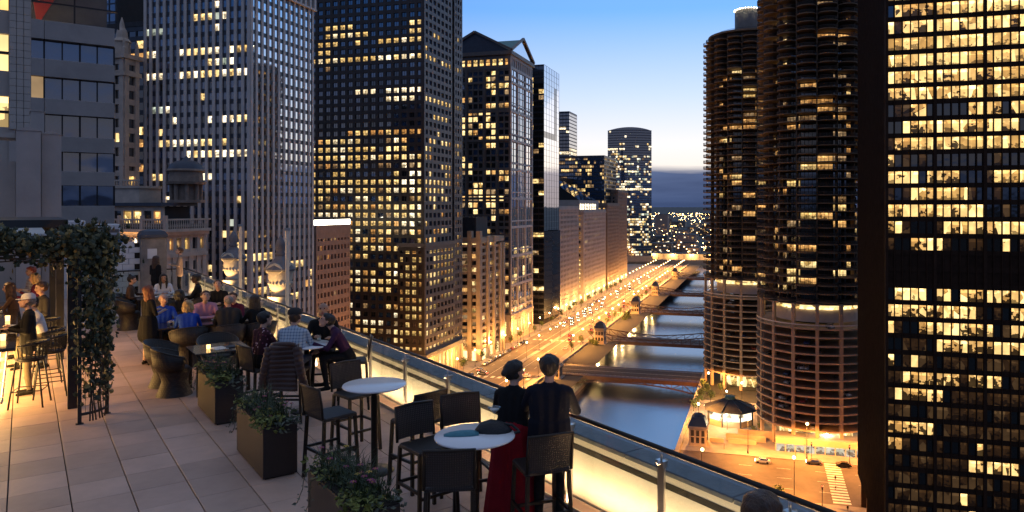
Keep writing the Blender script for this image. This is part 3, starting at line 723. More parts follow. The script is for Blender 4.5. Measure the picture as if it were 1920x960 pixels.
# ------------------------------------------------------------------ buildings at the left
# ornate terracotta block below the striped tower
B = Bld('ornate_block', 'ornate terracotta block with balustrades and a domed corner turret', 143, 138)
Z1 = 66.
B.box('core', 'core_dark', .6, 12.4, .6, 40, 0, 74)
B.facade((0, 40), EAST, 40, 30, Z1, 15, 9, 1.3, 1.2, 'terracotta', 'terracotta', rows(lambda j: (.12, 'yoq'), 'd', .2, 61), pd=.35, sd=.1, rec=.4, mull=1)
B.facade((0, 0), NORTH, 13, 30, Z1, 5, 9, 1.3, 1.2, 'terracotta', 'terracotta', rows(lambda j: (.1, 'yo'), 'd', .2, 62), pd=.35, sd=.1, rec=.4, mull=1)
B.facade((0, 40), EAST, 40, Z1+1, Z1+5.4, 16, 1, 1.0, .8, 'terracotta', 'terracotta', lambda i, j: rng.choice('doyqw'), pd=.3, sd=.25, rec=.4, mull=1)
B.facade((0, 0), NORTH, 13, Z1+1, Z1+5.4, 5, 1, 1.0, .8, 'terracotta', 'terracotta', lambda i, j: rng.choice('doyq'), pd=.3, sd=.25, rec=.4, mull=1)
mb = MB()
for z, d, h in ((Z1,.7,1.0),(Z1+5.4,1.2,.8),(Z1+6.2,1.8,.7)): mb.box(-d,13,-d,40,z,z+h)
mb.part('cornice', M['terracotta'], B.r)
mb = MB(); mb.box(-1.6,-1.2,-1.6,40,Z1+9,Z1+9.4); mb.box(-1.6,13,-1.6,-1.2,Z1+9,Z1+9.4)
for k in range(60): mb.lathe([(.1,Z1+6.9),(.22,Z1+7.6),(.1,Z1+8.4),(.16,Z1+9)], 6, 0, (-1.4, -1.4+k*.69))
for k in range(20): mb.lathe([(.1,Z1+6.9),(.22,Z1+7.6),(.1,Z1+8.4),(.16,Z1+9)], 6, 0, (-1.4+k*.69, -1.4))
for k in range(7): mb.box(-1.75,-1.05,-1.75+k*6.8,-1.05+k*6.8,Z1+6.9,Z1+10.2)
mb.part('balustrade', M['terracotta'], B.r)
B.facade((2.5, 40), EAST, 37, Z1+7, Z1+12.5, 12, 1, .7, 1.2, 'terracotta', 'terracotta', lambda i, j: rng.choice('doyd'), pd=.2, sd=.15, rec=.3)
MB().box(3,12,4,39.5,Z1+7,Z1+12.4).part('attic', M['core_dark'], B.r)
mb = MB(); mb.box(1.2,13,2.4,40,Z1+12.5,Z1+13.3); mb.part('attic_cornice', M['slate'], B.r)
mb = MB(); mb.box(6,13,14,40,Z1+13.3,Z1+17); mb.box(5.6,13,13.6,40,Z1+17,Z1+17.6); mb.part('upper_storey', M['terracotta'], B.r)
mb = MB()
for k in range(30): mb.lathe([(.1,Z1+17.6),(.2,Z1+18.2),(.1,Z1+18.8)], 6, 0, (5.9, 14+k*.85))
mb.box(5.7,6.1,13.7,40,Z1+18.8,Z1+19.2); mb.part('upper_balustrade', M['terracotta'], B.r)
# domed turret at the corner
mat('old_terracotta', (.26,.19,.145), .8, var=.3, scale=.6, bump=.4, bscale=3)
tx, ty, tz = 10.2, 3.4, Z1+13.3
mb = MB()
for k in range(8):
    a = 2*PI*k/8; mb.cyl(tx+3.3*math.cos(a), ty+3.3*math.sin(a), tz+0.74, tz+4.71, .5, 8)
mb.lathe([(4.4,tz),(4.4,tz+0.74),(2.6,tz+0.74),(2.6,tz+4.71),(4.5,tz+4.71),(4.7,tz+5.33),(4.0,tz+5.33),(3.8,tz+7.81),(4.5,tz+8.06),(4.3,tz+8.56)], 16, 0, (tx,ty), False); mb.part('turret', M['old_terracotta'], B.r)
mb = MB().lathe([(4.2,tz+8.56),(3.7,tz+9.67),(2.5,tz+10.48),(1.0,tz+10.85),(.5,tz+11.53),(.0,tz+12.03)], 16, 0, (tx,ty)); mb.part('dome', M['slate'], B.r)
B.flush(200)
MB().box(-2.4,.1,-.3,40,49.2,49.8).part('light_ledge', M['terracotta'], B.r)
# slim terracotta tower behind
B = Bld('ornate_tower', 'slim ornate terracotta tower with a pinnacled top at the left', 168, 176.6)
B.box('core', 'core_dark', .4, 4.6, .4, 7.6, 0, 121)
B.facade((0,8), EAST, 8, 30, 121, 2, 22, 1.4, 1.6, 'terracotta', 'terracotta', rows(lambda j: (.25, 'yo'), 'd', 0, 64), pd=.35, sd=.1, rec=.35)
B.facade((0,0), NORTH, 5, 30, 121, 1, 22, 1.4, 1.6, 'terracotta', 'terracotta', rows(lambda j: (.1, 'y'), 'd', 0, 65), pd=.35, sd=.1, rec=.35)
mb = MB()
for z, d in ((60,.4),(90,.4),(116,.6),(121,.9)): mb.box(-d,5+d,-d,8+d,z,z+1.2)
mb.part('cornice', M['terracotta'], B.r)
mb = MB(); mb.lathe([(2.2,122.2),(2.2,126),(2.6,126.3),(1.6,127.4),(1.3,129.5),(.8,130.4),(.5,132),(.1,133.5)], 8, 0, (2.5,3.4), False)
for x in (.3, 4.7):
    for y in (.3, 7.7): mb.lathe([(.6,122.2),(.6,124),(.35,124.6),(.4,125.5),(0,127)], 6, 0, (x,y), False)
mb.part('pinnacle', M['terracotta'], B.r); B.flush(80)
B = Bld('dark_tower', 'dark tower sliver with yellow lit floors beside the striped tower', 182, 183.5)
B.box('core', 'core_dark', .3, 20, .3, 16, 0, 134)
B.facade((0,16), EAST, 16, 20, 134, 5, 30, .4, 1.4, 'dark_panel', 'dark_panel', rows(lambda j: (.8 if j % 3 == 0 else .35, 'yo'), 'd', .8, 66), pd=.1, sd=.08, rec=.2)
mb = MB(); mb.box(-.3,20,-.3,16.3,134,135.5); mb.part('roof', M['roof_dark'], B.r); B.flush(120)
B = Bld('glass_tower', 'blue gridded glass tower top behind the ornate tower', 232, 248, frame='C')
B.box('core', 'core_dark', .3, 30, .3, 40, 0, 185)
B.facade((0,40), EAST, 40, 60, 185, 12, 34, .3, .5, 'slate', 'slate', rows(lambda j: (.04, 'w'), 'm', .2, 67), pd=.1, sd=.08, rec=.15)
mb = MB(); mb.box(-.3,30,-.3,40,185,187); mb.part('roof', M['slate'], B.r); B.flush(160)

# neighbouring hotel wing facing the terrace end (terrace axes, t = 62..)
def tl(c, t): return c, t
B = Bld('ribbon_window_wing', 'beige concrete wing with dark ribbon windows and a glazed top balcony', 0, 0, frame='T')
t0 = 60.; cL, cR = -7.0, 5.15
def FZ(y): return FLOOR + 3.25 - (y-388)/1365*50.4
bands = [(82,118,0),(150,190,0),(218,258,0),(286,322,0),(348,386,0)]
mb = MB()
MB().box(cL,cR,t0+1.0,t0+16,20,FZ(48)).part('core', M['core_dark'], B.r)
prev = 20.
edges = [20.] + [v for y0, y1, _ in bands[::-1] for v in (FZ(y1), FZ(y0))] + [FZ(48)]
for k in range(0, len(edges), 2):
    za, zb_ = edges[k], edges[k+1]; n = 3
    for i in range(n):
        x0 = cL+(cR-cL)*i/n; x1 = cL+(cR-cL)*(i+1)/n
        MB().bbox(x0+.012,x1-.012,t0,t0+1.2,za,zb_,.02).part('concrete_panel', M['beige_concrete'], B.r)
for bi, (y0, y1, _) in enumerate(bands):
    za, zb_ = FZ(y1), FZ(y0); nw = 6
    for i in range(nw):
        x0 = cL+(cR-cL)*i/nw; x1 = cL+(cR-cL)*(i+1)/nw
        k = 'o' if (bi == 3 and i == 3) else ('q' if (bi == 2 and i in (2, 3)) or (bi == 1 and i == 3) else 'b')
        B.win.append((((x0+x1)/2, t0+.5, (za+zb_)/2), 0, x1-x0-.05, zb_-za, k, 1, 'black_steel'))
    for i in range(nw+1): x = cL+(cR-cL)*i/nw; MB().box(x-.05,x+.05,t0+.36,t0+.52,za,zb_).part('window_frame', M['black_steel'], B.r)
B.flush()
# top balcony: glass screen, floor, back wall
mb = MB(); za = FZ(48)
for k in range(5): x = cL + 2 + k*2.6; mb.box(x-.05,x+.05,t0+.2,t0+.3,za,za+3.6)
mb.box(cL+2,cL+12.4,t0+.2,t0+.3,za+3.5,za+3.65); mb.box(cL+2,cL+12.4,t0+.2,t0+.3,za+1.2,za+1.3); mb.part('screen_frame', M['black_steel'], B.r)
MB().box(cL+2,cR,t0+6,t0+7,za,za+4.2).part('balcony_wall', M['grey_granite'], B.r)
MB().box(cL,cR-3,t0+.5,t0+7,za+4.1,za+6.2).part('top_fascia', M['beige_concrete'], B.r)
mat('red_panel', (.5,.05,.03), .6)
mb = MB().add([(cR-4.4,t0+2,za),(cR-2.6,t0+2,za+3.6),(cR-4.9,t0+2,za+3.6),(cR-4.4,t0+2.3,za),(cR-2.6,t0+2.3,za+3.6),(cR-4.9,t0+2.3,za+3.6)], [(0,1,2),(5,4,3),(0,3,4,1),(1,4,5,2),(2,5,3,0)]); mb.part('red_sail', M['red_panel'], B.r)
for x in (cR-11.4, cR-6.3):
    MB().lathe([(.12,za),(.12,za+.6),(.2,za+.7),(.2,za+1.1),(0,za+1.2)], 8, 0, (x, t0+1.6)).part('balcony_lamp', M['lamp_white'], B.r)
# near tiled tower slice with lit sash windows at the far left
B = Bld('tiled_tower', 'cream tiled tower with tall lit windows at the left edge', 0, 0, frame='T')
t0 = 40.
def GZ(y, Y=33.5): return FLOOR + 3.25 - (y-388)/1365*Y
mb = MB(); MB().box(-4,.2,t0+.6,t0+8,40,GZ(-60)).part('core', M['core_dark'], B.r)
zs = [(-40,38),(80,146),(191,246)]
ed = [40., ] + [v for a, b in zs[::-1] for v in (GZ(b), GZ(a))] + [GZ(-60)]
for k in range(0, len(ed), 2): MB().box(-4.2,-.52,t0,t0+.7,ed[k],ed[k+1]).part('spandrel', M['beige_tile'], B.r)
for a, b in zs:
    zc = (GZ(a)+GZ(b))/2; h = GZ(a)-GZ(b)
    for x in (-1.25, -2.9): B.win.append(((x, t0+.3, zc), 0, 1.4, h, 'y', 1, 'black_steel'))
    MB().box(-2.2,-1.95,t0,t0+.7,GZ(b),GZ(a)).part('pier', M['beige_tile'], B.r)
    MB().box(-1.95,-.55,t0+.12,t0+.26,zc-.06,zc+.06).part('transom', M['black_steel'], B.r)
# tiled pilaster, tile by tile
tm = MB().bbox(0,.24,0,.08,0,.30,.012).mesh('tile', M['beige_tile'])
MB().box(-.52,.26,t0-.25,t0+1.5,40,GZ(-60)).part('pilaster', M['beige_concrete'], B.r)
zz = GZ(250); n = 0
while zz < GZ(-20):
    for i in range(3): inst('tile', tm, B.r, (-.51+i*.255, t0-.33, zz)); n += 1
    zz += .315
B.flush()
# stepped concrete chimney-like buttresses below it
b1 = thing('stone_buttress', 'pair of pitched-top grey stone buttresses behind the pergola', 'buttress', 'T', 0, 30, 0)
tx = [(.15,1.55,112,246),(1.58,2.35,150,248),(-2.5,.14,0,250)]
Y_ = 25.5
def HZ(y): return FLOOR + 3.25 - (y-388)/1365*Y_
def shaft(x0, x1, y0, y1, py, ph):
    mb = MB(); mb.box(x0,x1,y0,y1,60,HZ(py)); m = (x0+x1)/2
    mb.add([(x0-.03,y0-.03,HZ(py)),(x1+.03,y0-.03,HZ(py)),(m,y0-.03,HZ(py-ph)),(x0-.03,y1,HZ(py)),(x1+.03,y1,HZ(py)),(m,y1,HZ(py-ph))],[(0,1,2),(5,4,3),(0,2,5,3),(1,4,5,2),(0,3,4,1)]); mb.part('shaft', M['beige_concrete'], b1)
shaft(-.22,.48,1.4,3.6,246,8); shaft(.5,1.08,1.6,3.6,250,7); shaft(.2,.62,3.7,5,196,5)
MB().box(-3,-.24,2.6,4,60,HZ(300)).part('tiled_wall', M['beige_tile'], b1); MB().box(-3,-.24,2.5,4,HZ(256),HZ(247)).part('tiled_band', M['beige_tile'], b1)
# ------------------------------------------------------------------ bridges
def bridge(label, w0, w1, style, seed=0):
    b = thing('bascule_bridge', label, 'bridge', 'C', (w0+w1)/2, 62, 0)
    hw = (w1-w0)/2; y0, y1 = -37.5, 37.5
    dk = MB().box(-hw,hw,y0,y1,-1.7,.12).part('deck', M['rust_steel'], b)
    mb = MB(); Q(mb, -hw+3, hw-3, y0, y1, .13); mb.part('roadway', M['bridge_deck'], dk)
    mb = MB()
    for a in (-hw+3.4, 0, hw-3.4): Q(mb, a-.1, a+.1, y0, y1, .142)
    mb.part('lane_line', M['road_paint'], dk)
    n = 15
    for sx in (-hw, hw):
        if style == 'deck':
            bot = lambda y: -2.0 - 4.2*abs(y/37.)**2.2
            mb = MB(); ys = [y0+(y1-y0)*k/n for k in range(n+1)]
            for k in range(n):
                mb.bar((sx,ys[k],bot(ys[k])), (sx,ys[k+1],bot(ys[k+1])), .5, .5)
                if k % 2 == 0: mb.bar((sx,ys[k],-1.0), (sx,ys[k+1],bot(ys[k+1])), .3)
                else: mb.bar((sx,ys[k],bot(ys[k])), (sx,ys[k+1],-1.0), .3)
                mb.bar((sx,ys[k],bot(ys[k])), (sx,ys[k],-1.0), .25)
            mb.part('arch_truss', M['rust_steel'], b)
        else:
            top = lambda y: 1.6 + 3.8*abs(y/37.)**1.6
            mb = MB(); ys = [y0+(y1-y0)*k/n for k in range(n+1)]
            for k in range(n):
                mb.bar((sx,ys[k],top(ys[k])), (sx,ys[k+1],top(ys[k+1])), .45, .5)
                mb.bar((sx,ys[k],.1), (sx,ys[k],top(ys[k])), .3)
                if (ys[k]+ys[k+1]) < 0: mb.bar((sx,ys[k],top(ys[k])), (sx,ys[k+1],.1), .28)
                else: mb.bar((sx,ys[k],.1), (sx,ys[k+1],top(ys[k+1])), .28)
            mb.bar((sx,y0,-.7),(sx,y1,-.7),.5,1.0); mb.part('side_truss', M['rust_steel'], b)
        mb = MB()
        for k in range(38): y = y0+2*k; mb.box(sx*.93-.05,sx*.93+.05,y-.05,y+.05,.12,1.25)
        mb.bar((sx*.93,y0,1.25),(sx*.93,y1,1.25),.1,.1); mb.bar((sx*.93,y0,.7),(sx*.93,y1,.7),.06,.06); mb.part('railing', M['rust_steel'], b)
    return b
bridge('rust-red deck bridge with an arched truss below, nearest to the terrace rail', 328, 350, 'deck')
bridge('second bridge from the terrace, rust-red side trusses over the river', 417, 434, 'truss')
bridge('third bridge from the terrace, side trusses and stone houses', 539, 555, 'truss')
bridge('fourth bridge from the terrace, dark steel side trusses', 655, 671, 'truss')
bridge('farthest bridge, just before the river bend', 806, 823, 'truss')
def bridge_house(label, w, s, sc=1., h=11., pyramid=True):
    b = thing('bridge_house', label, 'bridge house', 'C', w, s, -5, 0, 'stone bridge tender houses')
    MB().box(-3.6,3.6,-3.6,3.6,-1,5.2).part('pier_base', M['quay_stone'], b)
    MB().bbox(-2.8,2.8,-2.8,2.8,5.2,5.2+h*.62,.15).part('wall', M['tan_stone'], b)
    z = 5.2+h*.62
    MB().box(-3.2,3.2,-3.2,3.2,z,z+.7).part('cornice', M['tan_stone'], b)
    mb = MB()
    if pyramid:
        mb.add([(-3,-3,z+.7),(3,-3,z+.7),(3,3,z+.7),(-3,3,z+.7),(-2,-2,z+3.4),(2,-2,z+3.4),(2,2,z+3.4),(-2,2,z+3.4)], [(0,1,5,4),(1,2,6,5),(2,3,7,6),(3,0,4,7),(4,5,6,7)])
        mb.lathe([(1.9,z+3.4),(1.4,z+4.2),(.2,z+4.6)], 8, 0, (0,0), False)
    else: mb.box(-2.6,2.6,-2.6,2.6,z+.7,z+1.2)
    mb.part('roof', M['slate'], b)
    wm = MB(); win_mb(wm, 1.0, 1.9, 1); me = wm.mesh('window', [M['glass_dark'], M['black_steel']])
    for k in range(3):
        for zz in (5.2+h*.2, 5.2+h*.45):
            inst('window', me, b, (-2.83, (k-1)*1.7, zz), EAST); inst('window', me, b, ((k-1)*1.7, -2.83, zz), NORTH); inst('window', me, b, ((k-1)*1.7, 2.83, zz), SOUTH)
    return b
for lab, w, s, h, py in (('plain boxy stone bridge house at the near bridge, south bank', 322, 92, 8, False),
        ('stone bridge house with dark mansard roof at the second bridge', 409, 90, 13, True),
        ('stone bridge house with dark roof at the third bridge', 531, 90, 13, True),
        ('small stone bridge house at the fourth bridge', 646, 92, 12, True),
        ('farthest bridge house with pale walls at the last bridge', 797, 92, 12, True),
        ('lamp-lit stone bridge house on the north bank by the plaza', 244, 20.5, 9, True)):
    bridge_house(lab, w, s, 1, h, py)
# ------------------------------------------------------------------ street lamps
lamp_light = bpy.data.lights.new('street_lamp_light', 'SPOT'); lamp_light.energy = 32000; lamp_light.color = (1,.39,.075); lamp_light.spot_size = math.radians(170); lamp_light.spot_blend = .2; lamp_light.shadow_soft_size = .3
big_light = bpy.data.lights.new('street_lamp_light', 'SPOT'); big_light.spot_size = math.radians(160); big_light.spot_blend = .35; big_light.energy = 30000; big_light.color = (1,.36,.06); big_light.shadow_soft_size = .4
def lamp_mesh(h, arm):
    mb = MB(); mb.lathe([(.22,0),(.22,.6),(.11,.8),(.07,h-.3)], 8); 
    if arm: mb.tube([(0,0,h-.4),(0,-arm*.4,h+.25),(0,-arm,h+.2)], .05, 5)
    g = MB(); g.ball((0,-arm,h-.02 if not arm else h-.05), .42, 6)
    return mb.mesh('post', M['black_steel']), g.mesh('globe', M['lamp_glow'])
LP = lamp_mesh(8.2, 0.); LP2 = lamp_mesh(11.5, 2.2)
omni_light = bpy.data.lights.new('street_lamp_light', 'POINT'); omni_light.energy = 8500; omni_light.color = (1,.45,.11); omni_light.shadow_soft_size = .4
def street_lamp(w, s, label, group, tall=False, rz=0, light=True, z=.12, omni=False):
    t = thing('street_lamp', label, 'street lamp', 'C', w, s, z, rz, group); p, g = LP2 if tall else LP
    po = inst('post', p, t); inst('globe', g, po)
    if light:
        ld = big_light if tall else (omni_light if omni else lamp_light); l = bpy.data.objects.new('lamp_bulb', ld); COL.objects.link(l); l.parent = t
        l.location = (0, -2.2, 10.6) if tall else (0, 0, 8.95)
for k, w in enumerate((112, 134, 156, 178, 199)): street_lamp(w, 135.6, 'globe lamp on the drive below the striped tower, %s from the east' % ordw(k+1), 'lamps below the striped tower', omni=True)
for k in range(34):
    w = 246 + k*21.5
    street_lamp(w, 135.6, ordw(k+1) + ' globe lamp along the south pavement of the drive, counted from the camera', 'lamps on the south pavement', omni=True)
    if not any(abs(w-b) < 14 for b in (340, 425, 547, 663, 815)):
        street_lamp(w+9, 99.4, 'globe lamp on the riverside pavement, facing the ' + ordw(k+1) + ' lamp of the south pavement', 'lamps on the riverside pavement')
    if k > 4: street_lamp(w+4, 117.4, ordw(k-4) + ' globe lamp along the median of the drive, counted from the camera', 'lamps on the median', light=(k % 2 == 0))
street_lamp(238, 4.5, 'glaring tall lamp between the pavilion and the road', 'tall lamps on the cross street', True, EAST)
street_lamp(238, -13.2, 'tall arm lamp in front of the near round tower, left one', 'tall lamps on the cross street', True, EAST)
street_lamp(238, -34, 'tall arm lamp in front of the near round tower, beside the bronze slab', 'tall lamps on the cross street', True, EAST)
street_lamp(201, -8, 'tall arm lamp on the near kerb of the cross street', 'tall lamps on the cross street', True, -EAST)
street_lamp(201, 16, 'tall arm lamp near the bridge end, partly hidden by the parapet', 'tall lamps on the cross street', True, -EAST)
street_lamp(298, 8, 'star-bright plaza lamp between the two round towers', 'plaza lamps')
street_lamp(312, 22, 'plaza lamp among trees below the far round tower', 'plaza lamps')
street_lamp(262, 22, 'plaza lamp beside the bridge house on the river edge', 'plaza lamps')
# riverwalk lights
rl = bpy.data.lights.new('riverwalk_light', 'POINT'); rl.energy = 5000; rl.color = (1,.62,.25); rl.shadow_soft_size = .2
for w in (304, 316, 366, 384, 400, 450, 475, 500, 520, 575, 610):
    t = thing('bollard_lamp', 'short bollard lamp on the lower riverwalk, %s from the near end' % ordw(1+(304,316,366,384,400,450,475,500,520,575,610).index(w)), 'lamp', 'C', w, 90, -4.2, 0, 'bollard lamps on the riverwalk')
    MB().lathe([(.14,0),(.14,2.2),(.1,2.4)], 8).part('post', M['black_steel'], t); MB().ball((0,0,2.7), .32, 6).part('globe', M['lamp_glow'], t)
    l = bpy.data.objects.new('lamp_bulb', rl); COL.objects.link(l); l.parent = t; l.location = (0,-.6,3.2)
# uplights at the tan block and round towers
ul = bpy.data.lights.new('facade_uplight', 'SPOT'); ul.energy = 20000; ul.color = (1,.5,.13); ul.spot_size = math.radians(70); ul.spot_blend = .8; ul.shadow_soft_size = .3
def uplight(w, s, z, label, tilt=(0.12, 0), e=None):
    t = thing('facade_uplight', label, 'spotlight', 'C', w, s, z, 0, 'ground uplights')
    MB().lathe([(.0,0),(.25,0),(.32,.45),(.26,.45),(.22,.3),(0,.3)], 10).part('housing', M['black_steel'], t); MB().lathe([(0,.36),(.24,.36)], 10).part('lens', M['uplight'], t)
    l = bpy.data.objects.new('beam', e or ul); COL.objects.link(l); l.parent = t; l.location = (0,0,.5); l.rotation_euler = (PI+tilt[0], tilt[1], 0)
for k, (w, s) in enumerate(((342, 139), (342, 148.6), (349.5, 134.5), (359, 134.5), (371, 134.5))): uplight(w, s, .15, 'ground uplight washing the tan block, %s from the left' % ordw((2,1,3,4,5)[k]))
ul2 = bpy.data.lights.new('facade_uplight', 'SPOT'); ul2.energy = 120000; ul2.color = (1,.60,.24); ul2.spot_size = math.radians(100); ul2.spot_blend = .8; ul2.shadow_soft_size = .3
for k in range(6): uplight(141.2, 141+k*6.2, 49.85, 'ledge uplight on the ornate block, %s from the right' % ordw(k+1), (0., .1), ul2)
# ------------------------------------------------------------------ octagonal pavilion on the plaza
b = thing('octagon_pavilion', 'octagonal pavilion with dark faceted roof and glowing white walls', 'pavilion', 'C', 271, 11.5, .1, .12)
oc = lambda r, k: (r*math.cos(2*PI*(k+.5)/8)*1.0, r*math.sin(2*PI*(k+.5)/8)*1.12)
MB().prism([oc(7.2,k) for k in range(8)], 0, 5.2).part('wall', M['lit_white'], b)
for k in range(8):
    p, q = oc(8.7,k), oc(8.7,k+1); r_, s_ = oc(1.4,k), oc(1.4,k+1)
    MB().add([(*p,5.4),(*q,5.4),(*s_,8.6),(*r_,8.6),(*p,5.1),(*q,5.1)], [(0,1,2,3),(4,5,1,0)]).part('roof_facet', M['roof_dark'], b)
    MB().bar((*p,5.5),(*r_,8.7),.22,.18).part('roof_rib', M['slate'], b)
    a = oc(7.35,k); MB().box(a[0]-.25,a[0]+.25,a[1]-.25,a[1]+.25,0,5.2).part('corner_post', M['roof_dark'], b)
    p, q = oc(7.25,k), oc(7.25,k+1)
    mb = MB(); mb.bar((p[0],p[1],1.0),(q[0],q[1],1.0),.25,2.0); mb.part('plinth', M['tan_stone'], b)
MB().prism([oc(1.7,k) for k in range(8)], 8.3, 9.6).part('lantern', M['copper_green'], b)
pl = bpy.data.lights.new('plaza_light', 'POINT'); pl.energy = 2200; pl.color = (1,.8,.45); pl.shadow_soft_size = .5
for i, (w, s, z) in enumerate(((262,12,3.5),(279,21,3.5),(300,14,4),(316,-6,4.5),(250,-20,4.5),(258,-33,4.5),(338,-16,5))):
    t = thing('bracket_lamp', ['white lamp at the pavilion entrance','white lamp at the river side of the pavilion','white lamp behind the pavilion','white lamp under the far round tower','white lamp under the near round tower, left','white lamp under the near round tower, right','white lamp behind the far round tower'][i], 'lamp', 'C', w, s, .1, 0, 'white plaza lamps')
    MB().lathe([(.1,0),(.07,z-.3)], 6).part('post', M['black_steel'], t); MB().ball((0,0,z), .3, 6).part('globe', M['lamp_white'], t)
    l = bpy.data.objects.new('lamp_bulb', pl); COL.objects.link(l); l.parent = t; l.location = (0,0,z+.6)
# low podium walls and terraces between plaza and road
pd = thing('plaza_podium', 'low tan podium wall with lit shopfronts below the near round tower', 'wall', 'C', 243, -40, 0)
MB().box(0,2.0,0,36,2.6,4.6).part('parapet', M['tan_stone'], pd)
MB().box(.4,2.0,0,36,0,2.6).part('shopfront', M['lit_cool'], pd)
for k in range(13): MB().box(.1,.5,k*3-.15,k*3+.15,0,2.6).part('pier', M['tan_stone'], pd)
MB().box(2.0,8,0,36,4.2,4.4).part('terrace_slab', M['pavement'], pd)
pd = thing('plaza_podium', 'stepped tan planter walls in front of the octagonal pavilion', 'wall', 'C', 247, 2, 0)
for i, (x0,x1,y0,y1,h) in enumerate(((0,1,0,9,1.6),(3.5,4.3,-3,10,2.2),(7,7.8,-5,6,2.8),(0,1,10.5,15,1.3))): MB().box(x0,x1,y0,y1,0,h).part('planter_wall', M['tan_stone'], pd)
# ------------------------------------------------------------------ trees
def leaf_crown(n, rx, rz, seed, size, squash=.25):
    R = np.random.default_rng(seed); mb = MB()
    cl = R.normal(size=(9,3)); cl /= np.linalg.norm(cl,axis=1)[:,None]; cl *= R.uniform(.35,.8,(9,1))
    for k in range(n):
        c = cl[k % 9] + R.normal(size=3)*.27
        c = c*np.array([rx,rx,rz]); d = R.normal(size=3); d /= np.linalg.norm(d); e = np.cross(d, R.normal(size=3)); e /= np.linalg.norm(e)
        s = size*R.uniform(.6,1.3)
        mb.add([c-d*s, c+e*s*.55, c+d*s, c-e*s*.55], [(0,1,2,3)])
    return mb
TM = [(leaf_crown(240, 2.3, 2.4, 100+i, .42).mesh('crown', M['leaf_city'])) for i in range(3)]
TT = MB(); TT.tube([(0,0,0),(.05,0,1.4),(0,.05,2.8),(.1,0,4.4)], [.16,.13,.1,.05], 7)
for dx, dy in ((1.2,.3),(-.8,.9),(.2,-1.2),(-.9,-.6)): TT.tube([(0,.02,2.4),(dx*.5,dy*.5,3.4),(dx,dy,4.5)], [.07,.05,.03], 5)
TT = TT.mesh('trunk', M['bark'])
def tree(w, s, z, label, group, sc=1., i=0):
    t = thing('street_tree', label, 'tree', 'C', w, s, z, rng.uniform(0,6), group); t.scale = (sc,sc,sc*rng.uniform(.9,1.15))
    inst('trunk', TT, t); inst('crown', TM[i % 3], t, (0,0,4.4))
for k in range(22): tree(250+k*21.5+rng.uniform(4,14), 137, .13, ordw(k+1) + ' small street tree along the south pavement, counted from the camera', 'trees on the south pavement', rng.uniform(.7,1.), k)
for k in range(16): tree(376+k*24+rng.uniform(0,6), 99.6, .13, ordw(k+1) + ' small street tree along the riverside pavement, counted from the camera', 'trees on the riverside pavement', rng.uniform(.6,.85), k)
for k, (w, s, z) in enumerate(((404,92,-4.2),(410,95,-4.2),(500,93,-4.2),(508,92,-4.2),(516,94,-4.2))): tree(w, s, z, ['yellow-green tree left of the second bridge house','yellow-green tree hugging the second bridge house','lit riverwalk tree before the third bridge house, nearest','lit riverwalk tree before the third bridge house, middle','lit riverwalk tree before the third bridge house, farthest'][k], 'trees on the riverwalk', 1.1, k)
for k, (w, s) in enumerate(((306,22),(311,17),(300,24),(316,25),(288,24),(282,25.5),(295,20))): tree(w, s, .1, ordw(k+1) + ' leafy tree of the plaza clump between river and far round tower', 'plaza trees', rng.uniform(.6,.9), k)
for k, (w, s) in enumerate(((244,-8),(244.5,-26),(257,3),(262,1))): tree(w, s, .1, ['small shrub tree by the near round tower, left of the tall lamp','small shrub tree by the near round tower, right end','shrub tree right of the octagonal pavilion','shrub tree behind the pavilion corner'][k], 'plaza trees', .5, k)
for k, (w, s) in enumerate(((200,2),(199,10),(200.5,-4))): tree(w, s, .13, ['dark tree top peeking over the parapet cap, middle','dark tree top peeking over the parapet cap, left','dark tree top peeking over the parapet cap, right'][k], 'trees by the cross street', .75, k)
# ------------------------------------------------------------------ cars
CARM = {}
for n_, c_ in (('silver',(.35,.36,.37)),('white',(.7,.7,.68)),('black',(.015,.015,.017)),('red',(.3,.02,.02)),('grey',(.12,.12,.13)),('yellow',(.6,.36,.03)),('blue',(.03,.06,.16))): CARM[n_] = mat('car_'+n_, c_, .25, metal=.3, var=.03, coat=.6)
mat('tyre', (.012,.012,.012), .9)
PROF = [(-2.2,.35),(-2.25,.75),(-2.1,.95),(-1.55,1.0),(-1.0,1.42),(.55,1.45),(1.15,1.02),(2.05,.88),(2.25,.62),(2.2,.32)]
def car_body(mb, m=0, mg=1):
    n = len(PROF)
    V = [(x, -.88*(1 if z < 1.05 else .78), z) for x, z in PROF] + [(x, .88*(1 if z < 1.05 else .78), z) for x, z in PROF]
    F = [tuple(range(n)), tuple(range(2*n-1, n-1, -1))] + [(i, (i+1)%n+0, n+(i+1)%n, n+i)[::-1] for i in range(n)]
    mb.add(V, F, m)
    for sy in (-1, 1): mb.add([(-1.42,sy*.9,1.02),(.98,sy*.9,1.02),(.45,sy*.72,1.38),(-.92,sy*.72,1.38)], [(0,1,2,3)], mg)
    mb.add([(1.13,-.74,1.06),(1.13,.74,1.06),(.62,.64,1.42),(.62,-.64,1.42)], [(0,1,2,3)], mg); mb.add([(-1.56,-.74,1.03),(-1.56,.74,1.03),(-1.06,.64,1.4),(-1.06,-.64,1.4)], [(0,1,2,3)], mg)
def wheel(mb, x, y, m=0):
    V = []; n = 10
    for s_ in (-.11, .11):
        for k in range(n): V.append((x+.33*math.cos(2*PI*k/n), y+s_, .33+.33*math.sin(2*PI*k/n)))
    mb.add(V, [tuple(range(n)), tuple(range(2*n-1,n-1,-1))] + [(k,(k+1)%n,n+(k+1)%n,n+k) for k in range(n)], m)
_cm = {}
